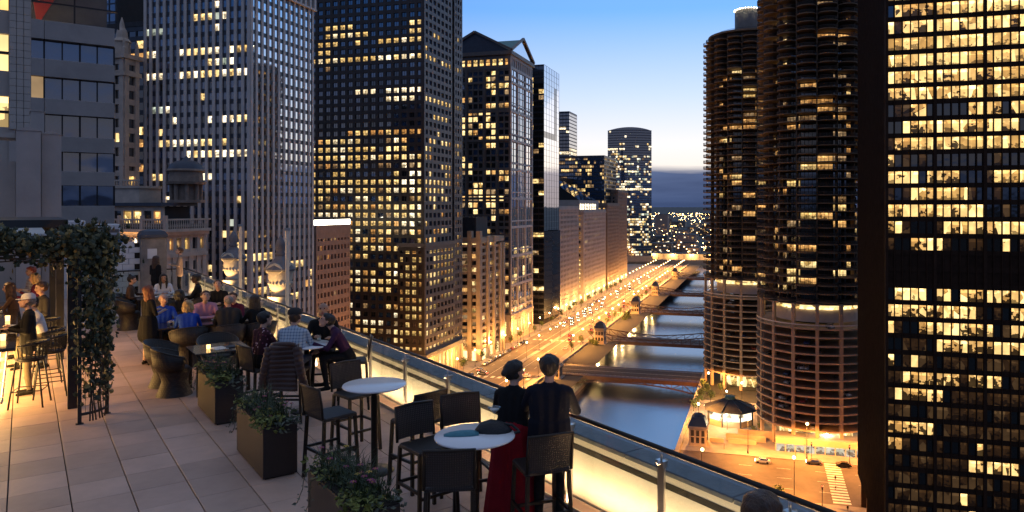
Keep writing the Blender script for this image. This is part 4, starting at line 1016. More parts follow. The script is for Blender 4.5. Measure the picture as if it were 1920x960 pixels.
def car_mesh(col, lights):
    k = (col, lights)
    if k not in _cm:
        mb = MB(); car_body(mb)
        for x in (-1.35, 1.4):
            for y in (-.8, .8): wheel(mb, x, y, 2)
        for y in (-.62, .62):
            mb.box(2.18,2.29,y-.2,y+.2,.58,.78,3); mb.box(-2.29,-2.2,y-.2,y+.2,.68,.88,4)
        off = M['black_steel']
        _cm[k] = mb.mesh('car', [CARM[col], M['glass_dark'], M['tyre'], M['head_white'] if lights else off, M['tail_red'] if lights else off])
    return _cm[k]
def car(w, s, rz, col, label, group, lights=False, z=.02):
    return solo('parked_car' if not lights else 'driving_car', car_mesh(col, lights), None, 'C', w, s, z, rz, label, 'car', group)
def car_parts(w, s, rz, col, label, lights):
    t = thing('parked_car' if not lights else 'driving_car', label, 'car', 'C', w, s, .02, rz, 'cars on the cross street')
    mb = MB(); car_body(mb); mb.part('body', [CARM[col], M['glass_dark']], t)
    for x in (-1.35, 1.4):
        for y in (-.8, .8): mb = MB(); wheel(mb, x, y); mb.part('wheel', M['tyre'], t)
    for y in (-.62, .62):
        MB().box(2.18,2.29,y-.2,y+.2,.58,.78).part('headlight', M['head_white'] if lights else M['glass_dark'], t)
        MB().box(-2.29,-2.2,y-.2,y+.2,.68,.88).part('taillight', M['tail_red'], t)
car_parts(231, 0, PI/2, 'white', 'white car driving on the cross street below the podium', True)
car_parts(234, -23.5, PI/2, 'black', 'black taxi parked by the bronze slab', False)
car_parts(234, -15, PI/2, 'grey', 'dark car by the kerb under the tall lamp', True)
cols = ['silver','white','black','grey','black','silver','blue','red']
for k in range(12): car(338+k*5.6, 132.3, 0, cols[k % 8], '%s car, %s in the row parked along the south kerb' % (cols[k % 8], ordw(k+1)), 'cars parked along the south kerb', False)
for k in range(10): car(560+k*5.8, 132.3, 0, cols[(k*3) % 8], '%s car, %s in the far row parked along the south kerb' % (cols[(k*3) % 8], ordw(k+1)), 'cars parked farther along the south kerb', False)
for k in range(16): car(455+k*6.2+rng.uniform(-1,1), 128.6-(k % 3)*3.4, PI, cols[(k*5) % 8], '%s car with headlights on, %s in the queue toward the camera' % (cols[(k*5) % 8], ordw(k+1)), 'cars queuing toward the camera', True)
for k in range(16): car(390+k*19+rng.uniform(-4,4), (104.5, 108.5, 112)[k % 3], 0, cols[(k*3+1) % 8], '%s car driving away in the riverside lanes, %s from the camera' % (cols[(k*3+1) % 8], ordw(k+1)), 'cars driving away on the riverside lanes', True)
for k in range(14): car(560+k*20+rng.uniform(-4,4), (121, 125, 129)[k % 3], PI, cols[(k*7+2) % 8], '%s car approaching far down the drive, %s from the camera' % (cols[(k*7+2) % 8], ordw(k+1)), 'cars approaching far down the drive', True)
for k in range(9): car(281+k*5.5, 130.5-(k % 2)*3.6, 0, cols[(k*3) % 8], '%s car with red tail lights, %s of those waiting at the crossing' % (cols[(k*3) % 8], ordw(k+1)), 'cars waiting at the crossing', True)
for k, (w, s) in enumerate(((318,105),(322,109),(318,126))): car(w, s, PI/2, cols[k+1], ['car turning from the near bridge onto the drive','second car turning off the near bridge','car crossing the drive toward the south side'][k], 'cars turning at the near bridge', True)
# cars parked on the garage decks of the round towers
R_ = random.Random(4); seen_ = set()
for (cw, cs, rz_, nm) in ((338, 6.5, .07, 'far'), (265.2, -17.5, .16, 'near')):
    for k in range(26):
        a = -PI + R_.uniform(-.25, 1.75) if nm == 'near' else -PI + R_.uniform(-1.0, 1.0)
        a = PI + R_.uniform(-1.1, .9); j = R_.randrange(0, 13); gc = R_.choice(cols)
        if (nm, gc, j) in seen_: continue
        seen_.add((nm, gc, j))
        x, y = cw + 16.6*math.cos(a), cs + 16.6*math.sin(a)
        car(x, y, a, gc, '%s car on the %s garage deck of the %s round tower' % (gc, ordw(j+1), nm), 'cars parked in the %s round tower garage' % nm, False, 6.2+j*2.72+.34)
# ------------------------------------------------------------------ far low city beyond the river bend
R_ = random.Random(12)
ws = [R_.uniform(1090, 3200) for _ in range(46)]; rank = {k: 1 + sum(q < ws[k] for q in ws) for k in range(46)}
for k in range(46):
    w = ws[k]; u = R_.uniform(1205, 1330); kx = (u-1054)/1365
    Yd = w/(kx*.2656+.964); s = -(kx*.964-.2656)*Yd
    if k % 4 == 0: s += R_.uniform(-200, 300)
    h = R_.uniform(8, 30) + (R_.random() < .12)*30; a, b_ = R_.uniform(18,46), R_.uniform(18,46)
    B = Bld('far_building', 'low dark building beyond the river bend, %s nearest of its kind' % ordw(rank[k]), w, s, group='far low buildings')
    B.box('wall', R_.choice(['brown_stone','grey_granite','pink_brick']), 0, a, 0, b_, 0, h); B.box('roof', 'roof_dark', -.3, a+.3, -.3, b_+.3, h, h+.6)
    for i in range(R_.randrange(3, 9)): B.win.append(((-.1, R_.uniform(3,b_-3), R_.uniform(3,h-2)), EAST, 3.0, 2.0, R_.choice('yow'), 0, 'black_steel'))
    B.flush()
mb = MB(); R_ = random.Random(14)
for k in range(430):
    w = 1085 + (R_.random()**1.6)*7000; u = R_.uniform(1150, 1345); kx = (u-1054)/1365; Yd = w/(kx*.2656+.964); s = -(kx*.964-.2656)*Yd
    r = .4 + w*.00025; z = R_.uniform(5, 16); m = 0 if R_.random() < .88 else 1
    mb.add([(w,s-r,z),(w,s,z+r),(w,s+r,z),(w,s,z-r),(w-r,s,z),(w+r,s,z)], [(0,1,4),(1,2,4),(2,3,4),(3,0,4),(1,0,5),(2,1,5),(3,2,5),(0,3,5)], m)
solo('far_city_lights', mb, [M['lamp_glow'], M['lamp_white']], 'C', label='countless tiny lights of the far district on the horizon', cat='city lights', kind='stuff')
# lit quay building across the bend and orange restaurant front
B = Bld('quay_pavilion', 'long low quay building with a glowing orange front across the river bend', 1078, -60)
B.box('wall', 'tan_stone', 0, 30, 0, 260, 0, 9); B.box('roof', 'roof_dark', -.5, 30.5, -.5, 260.5, 9.01, 9.8)
B.facade((-.1, 260), EAST, 260, 0, 9, 26, 1, 1.2, 1.5, 'tan_stone', 'tan_stone', lambda i, j: 's' if i < 12 else rng.choice('dos'), pd=.4, sd=.3, rec=.2); B.flush()
ql = bpy.data.lights.new('quay_light', 'POINT'); ql.energy = 16000; ql.color = (1,.6,.22); ql.shadow_soft_size = .6
for k in range(9):
    street_lamp(1076, -40+k*28, ordw(k+1) + ' lamp along the far quay, counted from the right', 'lamps on the far quay', False, 0, False)
    l = bpy.data.objects.new('lamp_bulb', ql); COL.objects.link(l); X, Y = fw('C', 1073, -40+k*28); l.location = (X, Y, 9)
MB2 = MB(); MB2.box(1072,1075,-800,800,-6.5,1.0); solo('wall_west_bank', MB2, M['quay_stone'], 'C', kind='structure')

mat('signal_green', (.02,.2,.1), .4); emit('signal_red_lit', (1,.08,.03), 8.)
for k, (w, s_) in enumerate(((237.2,-14.5),(237.2,-25.5),(201.5,-15),(405,100.2),(405,135.2))):
    t = thing('traffic_signal', ['traffic signal at the far left corner of the zebra crossing','traffic signal at the far right corner of the zebra crossing','traffic signal on the near side of the zebra crossing','traffic signal on the riverside kerb before the second bridge','traffic signal on the south kerb opposite the second bridge'][k], 'traffic signal', 'C', w, s_, .14, 0)
    MB().lathe([(.15,0),(.15,.4),(.08,.6),(.07,5.6)], 8).part('post', M['black_steel'], t)
    hd_ = MB().bbox(-.2,.2,-.2,.2,4.3,5.5,.03).part('head', M['black_steel'], t)
    MB().ball((0,-.22,5.2), .13, 5).part('red_lamp', M['signal_red_lit'], hd_); MB().ball((-.22,0,5.2), .13, 5).part('red_lamp', M['signal_red_lit'], hd_)
# ================================================================== the roof terrace (local x = across, y = along)
mat('tile', (.53,.36,.28), .55, var=.15, scale=1.3, bump=.12, bscale=60)
mat('joint', (.02,.017,.015), .9)
mat('cream_wall', (.76,.68,.55), .75, var=.07, scale=2, bump=.15, bscale=30)
mat('blue_granite', (.15,.16,.175), .55, var=.2, scale=5, bump=.25, bscale=40)
mat('steel', (.55,.54,.52), .28, metal=1., var=.05, scale=8)
mat('dark_metal', (.035,.028,.022), .4, metal=.6, var=.2)
mat('planter_brown', (.020,.014,.013), .5, var=.15, scale=3)
mat('table_white', (.88,.88,.89), .22, var=.02)
mat('table_dark', (.045,.036,.032), .12, var=.3, scale=5)
mat('leather_black', (.012,.011,.012), .5, var=.3, scale=20, bump=.4, bscale=60)
mat('teal_cloth', (.06,.22,.27), .6, var=.2, scale=12)
mat('white_china', (.75,.74,.7), .25, var=.03)
mat('puffer', (.05,.016,.008), .45, var=.25, scale=4, sheen=.3)
mat('soil', (.02,.015,.01), .95, bump=.5, bscale=40)
mat('stone_urn', (.62,.55,.43), .7, var=.2, scale=3, bump=.5, bscale=12)
mat('urn_roof', (.16,.15,.16), .7, var=.3, scale=5)
mat('white_brick', (.62,.64,.66), .5, var=.12, scale=2)
mat('weathered_stone', (.22,.20,.18), .85, var=.35, scale=1.6, bump=.5, bscale=8)
emit('led_strip', (1,.64,.34), 120., True)
emit('bar_glow', (1,.55,.17), 13., True)
emit('candle', (1,.55,.18), 3., True)
def woven(name, c0, c1, sc=90):
    m = mat(name, c0, .55, var=.2, scale=6); nt = m.node_tree; N = nt.nodes; L = nt.links
    tc = N.new('ShaderNodeTexCoord'); p = N['Principled BSDF']; hs = []
    for d in ('X', 'Z'):
        w = N.new('ShaderNodeTexWave'); w.bands_direction = d; w.inputs['Scale'].default_value = sc/6; L.new(tc.outputs['Object'], w.inputs[0]); hs.append(w)
    mu = N.new('ShaderNodeMath'); mu.operation = 'MULTIPLY'; L.new(hs[0].outputs['Fac'], mu.inputs[0]); L.new(hs[1].outputs['Fac'], mu.inputs[1])
    mx = N.new('ShaderNodeMixRGB'); mx.inputs[1].default_value = (*c0,1); mx.inputs[2].default_value = (*c1,1); L.new(mu.outputs[0], mx.inputs[0]); L.new(mx.outputs[0], p.inputs['Base Color'])
    b = N.new('ShaderNodeBump'); b.inputs['Strength'].default_value = .6; b.inputs['Distance'].default_value = .006; L.new(mu.outputs[0], b.inputs['Height']); L.new(b.outputs[0], p.inputs['Normal'])
woven('weave', (.018,.013,.011), (.048,.034,.027)); woven('wicker', (.010,.007,.006), (.032,.021,.016), 60)
def clear_glass(name, tint=(.93,.97,.96), r0=.035):
    m = bpy.data.materials.new(name); m.use_nodes = True; nt = m.node_tree; N = nt.nodes; L = nt.links; N.remove(N['Principled BSDF'])
    t = N.new('ShaderNodeBsdfTransparent'); t.inputs[0].default_value = (*tint,1); g = N.new('ShaderNodeBsdfGlossy'); g.inputs['Roughness'].default_value = .03
    lw = N.new('ShaderNodeLayerWeight'); pw_ = N.new('ShaderNodeMath'); pw_.operation = 'POWER'; pw_.inputs[1].default_value = 4; L.new(lw.outputs['Facing'], pw_.inputs[0])
    fr = N.new('ShaderNodeMath'); fr.operation = 'MULTIPLY_ADD'; fr.inputs[1].default_value = .6; fr.inputs[2].default_value = r0; L.new(pw_.outputs[0], fr.inputs[0]); mx = N.new('ShaderNodeMixShader')
    L.new(fr.outputs[0], mx.inputs[0]); L.new(t.outputs[0], mx.inputs[1]); L.new(g.outputs[0], mx.inputs[2]); L.new(mx.outputs[0], N['Material Output'].inputs[0]); M[name] = m
clear_glass('pane_glass')
# the hotel the terrace stands on
hb = thing('hotel_building', 'stone hotel building that carries the roof terrace', 'building', 'T', 0, 0, 0)
MB().box(-16,5.2,-8,30.4,0,FLOOR-.45).part('wall', M['tan_stone'], hb)
MB().box(5.2,5.75,-8,30.6,FLOOR-1.6,FLOOR-.3).part('cornice', M['tan_stone'], hb)
# floor slab with loose-laid tiles
fl_ = solo('terrace_floor', MB().box(-16,5.0,-8,30.2,-.45,-.035), M['joint'], 'T', 0, 0, FLOOR, kind='structure')
TW, TL = .568, .635
cand = []
for i in range(-18, 9):
    for j in range(-4, 48):
        x, y = .42 + i*TW, .71 + j*TL
        if x + TW > 4.99 + .3 or x < -10: continue
        X, Y = fw('T', x+TW/2, y+TL/2); u, v, d = proj((X, Y, FLOOR))
        ok = Y > .5 and -40 < u < 1960 and -40 < v < 1000
        cand.append((0 if ok else 1, d, x, y))
cand.sort(); R_ = random.Random(2)
mat('tile_b', (.48,.33,.255), .55, var=.15, scale=1.3, bump=.12, bscale=60); mat('tile_c', (.58,.395,.305), .5, var=.15, scale=1.3, bump=.12, bscale=60)
TMm = [MB().bbox(.006,TW-.006,.0035,TL-.0035,-.034,0,.004).mesh('tile', M[n]) for n in ('tile','tile_b','tile_c')]
for _, d, x, y in cand[:300]: inst('tile', R_.choice(TMm), fl_, (x, y, R_.uniform(-.002,.0015)))
mb = MB()
for _, d, x, y in cand[300:]: mb.bbox(x+.006,x+TW-.006,y+.0035,y+TL-.0035,-.034,R_.uniform(-.002,.001),.004, R_.randrange(3))
mb.part('far_tile', [M['tile'],M['tile_b'],M['tile_c']], fl_, kind='stuff')
# parapet: rendered wall, dark strip as its shadow line, coping stones, LED cove at its foot
PT = 1.425
pw = thing('parapet', 'cream parapet wall washed by warm light under blue grey coping', 'parapet', 'T', 0, 0, FLOOR)
MB().box(5.0,5.3,-8,30.2,-.3,.67).part('wall', M['cream_wall'], pw)
MB().box(4.9975,5.0005,-8,30.2,.52,.585).part('shadow_strip', M['dark_metal'], pw)  # dark strip stands in for the shadow line across the wall
cs = MB().bbox(-.03,.34,.006,PT-.006,.67,.72,.01).mesh('coping_stone', M['blue_granite'])
for k in range(-5, 21): inst('coping_stone', cs, pw, (4.99, 4.93-PT*.5+(k-2)*PT, 0))
MB().box(4.70,4.715,-8,30.2,0,.05).part('light_cove_lip', M['steel'], pw)
mb = MB(); mb.quad((4.72,-8,.012),(4.72,30.2,.012),(4.75,30.2,.006),(4.75,-8,.006)); mb.part('light_strip', M['led_strip'], pw)
rl_ = thing('glass_railing', 'glass balustrade with steel posts and round handrail along the parapet', 'railing', 'T', 0, 0, FLOOR)
MB().tube([(4.80,-8,.985),(4.80,10,.985),(4.80,29.8,.985)], .026, 10).part('handrail', M['dark_metal'], rl_)
pm = MB(); pm.box(-.012,.012,-.042,.042,0,.84); pm = pm.mesh('post', M['steel'])
cm_ = MB(); cm_.box(-.03,.03,-.05,.05,.82,.88); cm_.tube([(0,0,.88),(0,0,.97)], .012, 6); cm_.tube([(-.05,0,.86),(.07,0,.86)], .02, 8); cm_ = cm_.mesh('clamp', M['steel'])
gm = MB().box(-.006,.006,.06,PT-.06,.09,.93).mesh('glass_panel', M['pane_glass'])
for k in range(-7, 18):
    y = 4.93 + k*PT
    inst('post', pm, rl_, (4.80,y,0)); inst('clamp', cm_, rl_, (4.80,y,0)); inst('glass_panel', gm, rl_, (4.80,y,0))
# railing and wall across the far end
er = thing('end_railing', 'glass railing across the far end of the terrace', 'railing', 'T', 0, 0, FLOOR)
MB().tube([(4.8,29.8,.985),(3.9,29.8,.985),(2.4,29.8,.985)], .026, 8).part('handrail', M['dark_metal'], er)
for x in (4.1, 3.3, 2.5): MB().box(x-.03,x+.03,29.79,29.81,0,.95).part('post', M['steel'], er)
MB().box(2.45,4.75,29.794,29.806,.09,.93).part('glass_panel', M['pane_glass'], er)
for x, y, lab in ((4.92, 17.4, 'thin square flagpole lit cream beside the near urn'), (4.92, 21.96, 'thin square flagpole lit cream beside the far urn')):
    t = thing('flag_pole', lab, 'pole', 'T', x, y, FLOOR, 0, 'poles at the parapet'); MB().box(-.035,.035,-.035,.035,0,2.7).part('shaft', M['cream_wall'], t); MB().box(-.05,.05,-.05,.05,2.7,2.76).part('cap', M['steel'], t)
# stone urns on the facade pylons outside the parapet
def urn(x, y, lab):
    t = thing('stone_urn', lab, 'urn', 'T', x, y, FLOOR, 0, 'roof urns'); 
    MB().lathe([(.5,-2.0),(.5,.3),(.42,.34),(.42,.55),(.48,.6),(.48,.72)], 16).part('pedestal', M['stone_urn'], t)
    mb = MB().lathe([(.0,.72),(.34,.72),(.36,.8),(.30,.86),(.40,.98),(.44,1.10),(.42,1.16),(.45,1.24),(.44,1.55)], 20)
    for k in range(20): a = 2*PI*k/20; mb.ball((.43*math.cos(a), .43*math.sin(a), 1.12), .05, 4)
    mb.part('bowl', M['stone_urn'], t)
    for k in range(4):
        a = PI/4 + k*PI/2; c, s = math.cos(a), math.sin(a)
        mb = MB(); sh = [(-.34,1.52),(-.2,1.44),(0,1.36),(.2,1.44),(.34,1.52),(.30,1.62),(.16,1.72),(0,1.76),(-.16,1.72),(-.30,1.62)]
        V = [(.46,u,z) for u,z in sh] + [(.38,u,z) for u,z in sh]; n = len(sh)
        mb.add([(c*x_-s*y_, s*x_+c*y_, z) for x_,y_,z in V], [tuple(range(n)), tuple(range(2*n-1,n-1,-1))] + [(i,(i+1)%n,n+(i+1)%n,n+i) for i in range(n)])
        mb.part('scroll_shield', M['stone_urn'], t)
    MB().lathe([(.58,1.50),(.60,1.56),(.44,1.72),(.26,1.86),(.16,1.98)], 8, 0, (0,0), False).part('roof', M['urn_roof'], t)
    MB().lathe([(.16,1.98),(.22,2.03),(.14,2.08),(.20,2.2),(.19,2.36),(.1,2.5),(.03,2.58),(0,2.6)], 14).part('finial', M['urn_roof'], t)
    t.scale = (.74,.74,.93)
    l = bpy.data.lights.new('urn_light', 'SPOT'); l.energy = 95; l.color = (1,.58,.22); l.spot_size = math.radians(75); l.spot_blend = .6; l.shadow_soft_size = .05
    o = bpy.data.objects.new('urn_lamp', l); COL.objects.link(o); o.parent = t; o.location = (-.75,-.45,.35)
    d = Vector((.75,.45,.95)); o.rotation_euler = d.to_track_quat('-Z','Y').to_euler()
    MB().lathe([(.0,.2),(.06,.2),(.09,.32),(.07,.32),(0,.26)], 8, 0, (-.75,-.45)).part('urn_lamp_housing', M['dark_metal'], t)
    MB().box(-.9,-.3,-.55,-.35,.14,.2).part('lamp_bracket', M['dark_metal'], t)
urn(6.0, 21.9, 'nearer carved stone urn with peaked cap lit from below'); urn(6.0, 27.8, 'farther carved stone urn with peaked cap lit from below')
# white glazed brick wall and pillar at the far left end
bw = thing('brick_wall', 'white glazed brick wall at the far end of the terrace', 'wall', 'T', 0, 0, FLOOR)
MB().box(2.25,3.35,29.95,30.4,0,1.95).part('backing', M['joint'], bw)
bm = MB().bbox(0,.36,0,.06,0,.19,.006).mesh('brick', M['white_brick']); bh = MB().bbox(0,.17,0,.06,0,.19,.006).mesh('brick', M['white_brick'])
for r in range(10):
    x = 2.25
    while x < 3.2:
        if r % 2 and x == 2.25: inst('brick', bh, bw, (x, 29.9, .02+r*.2)); x += .185
        else:
            if x + .36 > 3.36: break
            inst('brick', bm, bw, (x, 29.9, .02+r*.2)); x += .372
cp_ = thing('stone_pillar', 'weathered grey stone pillar with dark cap beside the white bricks', 'pillar', 'T', 3.75, 30.1, FLOOR)
MB().bbox(-.42,.42,-.35,.35,-.2,2.15,.03).part('shaft', M['weathered_stone'], cp_); MB().lathe([(.62,2.15),(.62,2.25),(.5,2.38),(.2,2.44),(0,2.45)], 4, 0, (0,0), False, PI/4, PI/4+2*PI).part('cap', M['slate'], cp_)
MB().box(-.2,.1,-.37,-.35,1.4,1.75).part('plaque', M['white_brick'], cp_)
MB().box(1.7,2.2,29.6,31,0,1.25)
ac = thing('roof_unit', 'pale metal roof units with a blue tarp behind the ivy', 'roof unit', 'T', 1.7, 31.5, FLOOR)
MB().bbox(-.55,.1,0,1.2,-1,2.75,.03).part('duct', M['white_brick'], ac); MB().bbox(.15,1.2,.2,1.6,-1,2.6,.03).part('box', M['white_brick'], ac)
for k in range(5): MB().box(.2,1.15,.17,.2,1.5+k*.2,1.62+k*.2).part('louvre', M['grey_granite'], ac)
mat('blue_tarp', (.02,.16,.35), .5, var=.2, scale=3); mb = MB().add([(.0,-.2,1.9),(1.25,-.2,2.05),(1.2,.1,1.0),(.1,.1,.9),(.0,1,1.95),(1.25,1,2.1)], [(3,2,1,0),(0,1,5,4)]); mb.part('tarp', M['blue_tarp'], ac)
# ------------------------------------------------------------------ furniture
def bar_chair_proto():
    t = thing('bar_chair', '-', 'chair', 'T', 0, 0, FLOOR)
    mb = MB(); mb.bbox(-.225,.225,-.2,.225,.735,.775,.015); mb.part('seat', M['weave'], t)
    # slightly curved back panel
    mb = MB(); n = 8
    V = []
    for z, off in ((.80,0),(.95,-.012),(1.12,-.04)):
        for k in range(n+1):
            u = -1+2*k/n; V.append((.215*u, -.235-.03*(1-u*u)+off, z))
    for z, off in ((.80,.016),(.95,.004),(1.12,-.024)):
        for k in range(n+1):
            u = -1+2*k/n; V.append((.215*u, -.235-.03*(1-u*u)+off, z))
    m_ = n+1; F = []
    for r in range(2):
        for k in range(n):
            a = r*m_+k; F.append((a,a+1,a+m_+1,a+m_)); b = 3*m_+a; F.append((b+m_,b+m_+1,b+1,b))
    for k in range(n): F.append((2*m_+k,2*m_+k+1,5*m_+k+1,5*m_+k)); F.append((3*m_+k,3*m_+k+1,k+1,k))
    for r in range(2): F.append((r*m_,(r+1)*m_,3*m_+(r+1)*m_,3*m_+r*m_)); F.append((r*m_+n,3*m_+r*m_+n,3*m_+(r+1)*m_+n,(r+1)*m_+n))
    mb.add(V, F); bk_ = mb.part('backrest', M['weave'], t)
    mb = MB(); mb.tube([(-.222,-.23,.77),(-.222,-.245,.95),(-.222,-.272,1.125),(0,-.30,1.13),(.222,-.272,1.125),(.222,-.245,.95),(.222,-.23,.77)], .016, 6); mb.part('back_frame', M['dark_metal'], bk_)
    for sx in (-1,1):
        for sy in (-1,1):
            mb = MB(); mb.bar((sx*.205,sy*.20,.74),(sx*.23,sy*.235+(.0),0),.034,.034); mb.part('leg', M['dark_metal'], t)
    for (p,q) in (((-.222,.225,.30),(.222,.225,.30)),((-.222,-.222,.36),(.222,-.222,.36)),((-.222,-.222,.36),(-.222,.222,.36)),((.222,-.222,.36),(.222,.222,.36))):
        MB().bar(p,q,.024,.03).part('footrest' if p[1] > .22 and q[1] > .22 else 'stretcher', M['dark_metal'], t)
    return t
BC = bar_chair_proto(); _first = [True]
def bar_chair(c, t, ang, label):
    """ang: direction the sitter faces, degrees from +x (across) towards +y (along)"""
    o = BC if _first[0] else copy_tree(BC); _first[0] = False
    place(o, 'T', c, t, FLOOR, math.radians(ang-90)); tag(o, label, 'chair', 'woven bar chairs'); return o
bar_chair(3.40, 6.98, -85, 'empty woven bar chair on the far side of the front table, left of its neighbour')
bar_chair(3.93, 7.06, -100, 'empty woven bar chair beyond the front table, nearest the parapet')
bar_chair(3.12, 5.98-.05, 60, 'woven bar chair with its back to the camera at the front table')
bar_chair(4.02, 5.78, 75, 'woven bar chair standing right behind the couple')
bar_chair(2.98, 8.72, 10, 'woven bar chair on the left of the middle round table')
bar_chair(3.58, 9.50, -80, 'woven bar chair on the far side of the middle round table')
bar_chair(3.70, 7.86, 100, 'woven bar chair between the front and middle round tables')
bar_chair(3.28, 11.42, 55, 'bar chair with a puffer jacket hung over its back')
bar_chair(4.30, 11.52, 160, 'lamp-lit bar chair at the right of the rear round table')
bar_chair(2.95, 11.85, 15, 'bar chair under the woman in the floral blouse')
bar_chair(4.12, 12.35, -115, 'bar chair on the far side of the rear round table by the parapet')
def bar_table(c, t, label):
    o = thing('bar_table', label, 'table', 'T', c, t, FLOOR, 0, 'round white bar tables')
    MB().lathe([(0,1.04),(.36,1.04),(.383,1.05),(.385,1.06),(.38,1.07),(0,1.07)], 48).part('tabletop', M['table_white'], o)
    pe_ = MB().lathe([(0,1.039),(.12,1.039),(.12,1.01),(.042,1.0),(.042,.03)], 20).part('pedestal', M['dark_metal'], o)
    MB().lathe([(.0,.0),(.24,.0),(.24,.012),(.08,.03),(.0,.03)], 28).part('base', M['dark_metal'], pe_)
bar_table(3.47, 6.10, 'front round white bar table with a teal clutch and a black bag'); bar_table(3.47, 8.58, 'middle round white bar table with an empty top'); bar_table(3.62, 11.73, 'rear round white bar table with people around it')
ZT = FLOOR + 1.0702
mb = MB(); V = []
for k, (u, w_, h_) in enumerate(((-.16,.03,.012),(-.10,.055,.03),(0,.07,.04),(.10,.075,.038),(.17,.06,.02))):
    for s_ in (-1, -.5, .5, 1): V.append((u, w_*s_, h_*(1-.75*abs(s_)**2) + .002))
    for s_ in (1, -1): V.append((u, w_*s_, .001))
mb.add(V, [(a*6+i, a*6+(i+1)%6, (a+1)*6+(i+1)%6, (a+1)*6+i) for a in range(4) for i in range(6)] + [tuple(range(5,-1,-1)), tuple(range(24,30))], 0, True)
solo('clutch_bag', mb, M['teal_cloth'], 'T', 3.36, 6.18, ZT, math.radians(-25), 'teal folded clutch lying on the front round table', 'clutch bag')
bg_ = thing('hand_bag', 'soft black handbag slumped on the front round table', 'bag', 'T', 3.66, 6.08, ZT, math.radians(-40))
mb = MB(); V = []
secs = ((-.17,.03,.03),(-.13,.075,.085),(-.03,.095,.11),(.07,.09,.10),(.14,.06,.06),(.18,.02,.02))
for u, w_, h_ in secs:
    for k in range(8): a = PI*k/7; V.append((u + .01*math.sin(7*k), w_*math.cos(a), max(.001, h_*math.sin(a)*(1+.12*math.sin(3*k+u*20)))))
mb.add(V, [(a*8+i+1, a*8+i, (a+1)*8+i, (a+1)*8+i+1) for a in range(5) for i in range(7)] + [tuple(a*8+i for a in range(1) for i in range(8)), tuple(40+i for i in range(7,-1,-1))], 0, True)
mb.part('pouch', M['leather_black'], bg_); MB().tube([(.10,0,.08),(.18,.03,.06),(.24,.01,.02),(.26,-.03,.012),(.22,-.06,.012)], .014, 6).part('strap', M['leather_black'], bg_)
def martini(c, t, z, label, s=1.):
    o = thing('stem_glass', label, 'glass', 'T', c, t, z)
    MB().lathe([(.0,.0),(.032,.0),(.032,.003),(.005,.008),(.004,.09),(.052,.145),(.051,.146),(.0,.092)], 20).part('glass', M['pane_glass'], o)
    MB().lathe([(.0,.094),(.038,.132),(.0,.132)], 16).part('drink', M['white_china'], o); o.scale = (s,s,s)
martini(3.76, 6.22, ZT, 'stemmed cocktail glass at the right rim of the front table', 1.3)
def tumbler(c, t, z, label, m='white_china'):
    o = thing('tumbler', label, 'glass', 'T', c, t, z); MB().lathe([(0,0),(.03,0),(.036,.1),(.034,.1),(.028,.006),(0,.006)], 14).part('glass', M['pane_glass'], o); MB().lathe([(0,.01),(.028,.01),(.031,.06),(0,.06)], 12).part('drink', M[m], o)
tumbler(3.86, 11.88, ZT, 'small tumbler on the rear round table')
# puffer jacket over the chair back
pj = thing('puffer_jacket', 'dark brown quilted puffer jacket draped over a bar chair back', 'jacket', 'T', 3.28, 11.42, FLOOR, math.radians(55-90))
def quilt(x0, x1, z0, z1, yb, cy, rowsn, rib, name, flare=0.):
    mb = MB(); nx, nz = 10, rowsn*4; V = []
    for j in range(nz+1):
        v = j/nz; z = z1+(z0-z1)*v
        for i in range(nx+1):
            u = i/nx; x = x0+(x1-x0)*u; x += (x-(x0+x1)/2)*flare*v
            y = yb - rib*abs(math.sin(PI*rowsn*v)) - cy*(1-(2*u-1)**2) - .03*math.sin(3*v+5*u)
            V.append((x,y,z))
    off = len(V); V += [(x,y+.05,z) for x,y,z in V]; w = nx+1
    F = [(j*w+i,(j+1)*w+i,(j+1)*w+i+1,j*w+i+1) for j in range(nz) for i in range(nx)]
    F += [tuple(off+k for k in f[::-1]) for f in F]
    F += [(i,i+1,off+i+1,off+i) for i in range(nx)] + [(nz*w+i+1,nz*w+i,off+nz*w+i,off+nz*w+i+1) for i in range(nx)]
    F += [(j*w+w-1,(j+1)*w+w-1,off+(j+1)*w+w-1,off+j*w+w-1) for j in range(nz)] + [((j+1)*w,j*w,off+j*w,off+(j+1)*w) for j in range(nz)]
    mb.add(V, F, 0, True); mb.part(name, M['puffer'], pj)
quilt(-.20,.20,.52,1.20,-.33,.04,10,.022,'back_panel',.1)
for sx in (-1,1):
    mb = MB(); P_ = []; Rr_ = []
    for k in range(41):
        v = k/40; P_.append((sx*(.20+.12*v), -.30-.05*math.sin(PI*v), 1.16-.62*v)); Rr_.append(.062-.012*v+.012*abs(math.sin(PI*v*9)))
    mb.tube(P_, Rr_, 10); mb.part('sleeve', M['puffer'], pj)
mb = MB(); mb.tube([(-.17,-.30,1.19),(-.1,-.33,1.21),(0,-.35,1.215),(.1,-.33,1.21),(.17,-.30,1.19)], .04, 8); mb.part('collar', M['puffer'], pj)
quilt(-.17,.17,.80,1.18,-.18,-.0,6,.018,'front_panel')
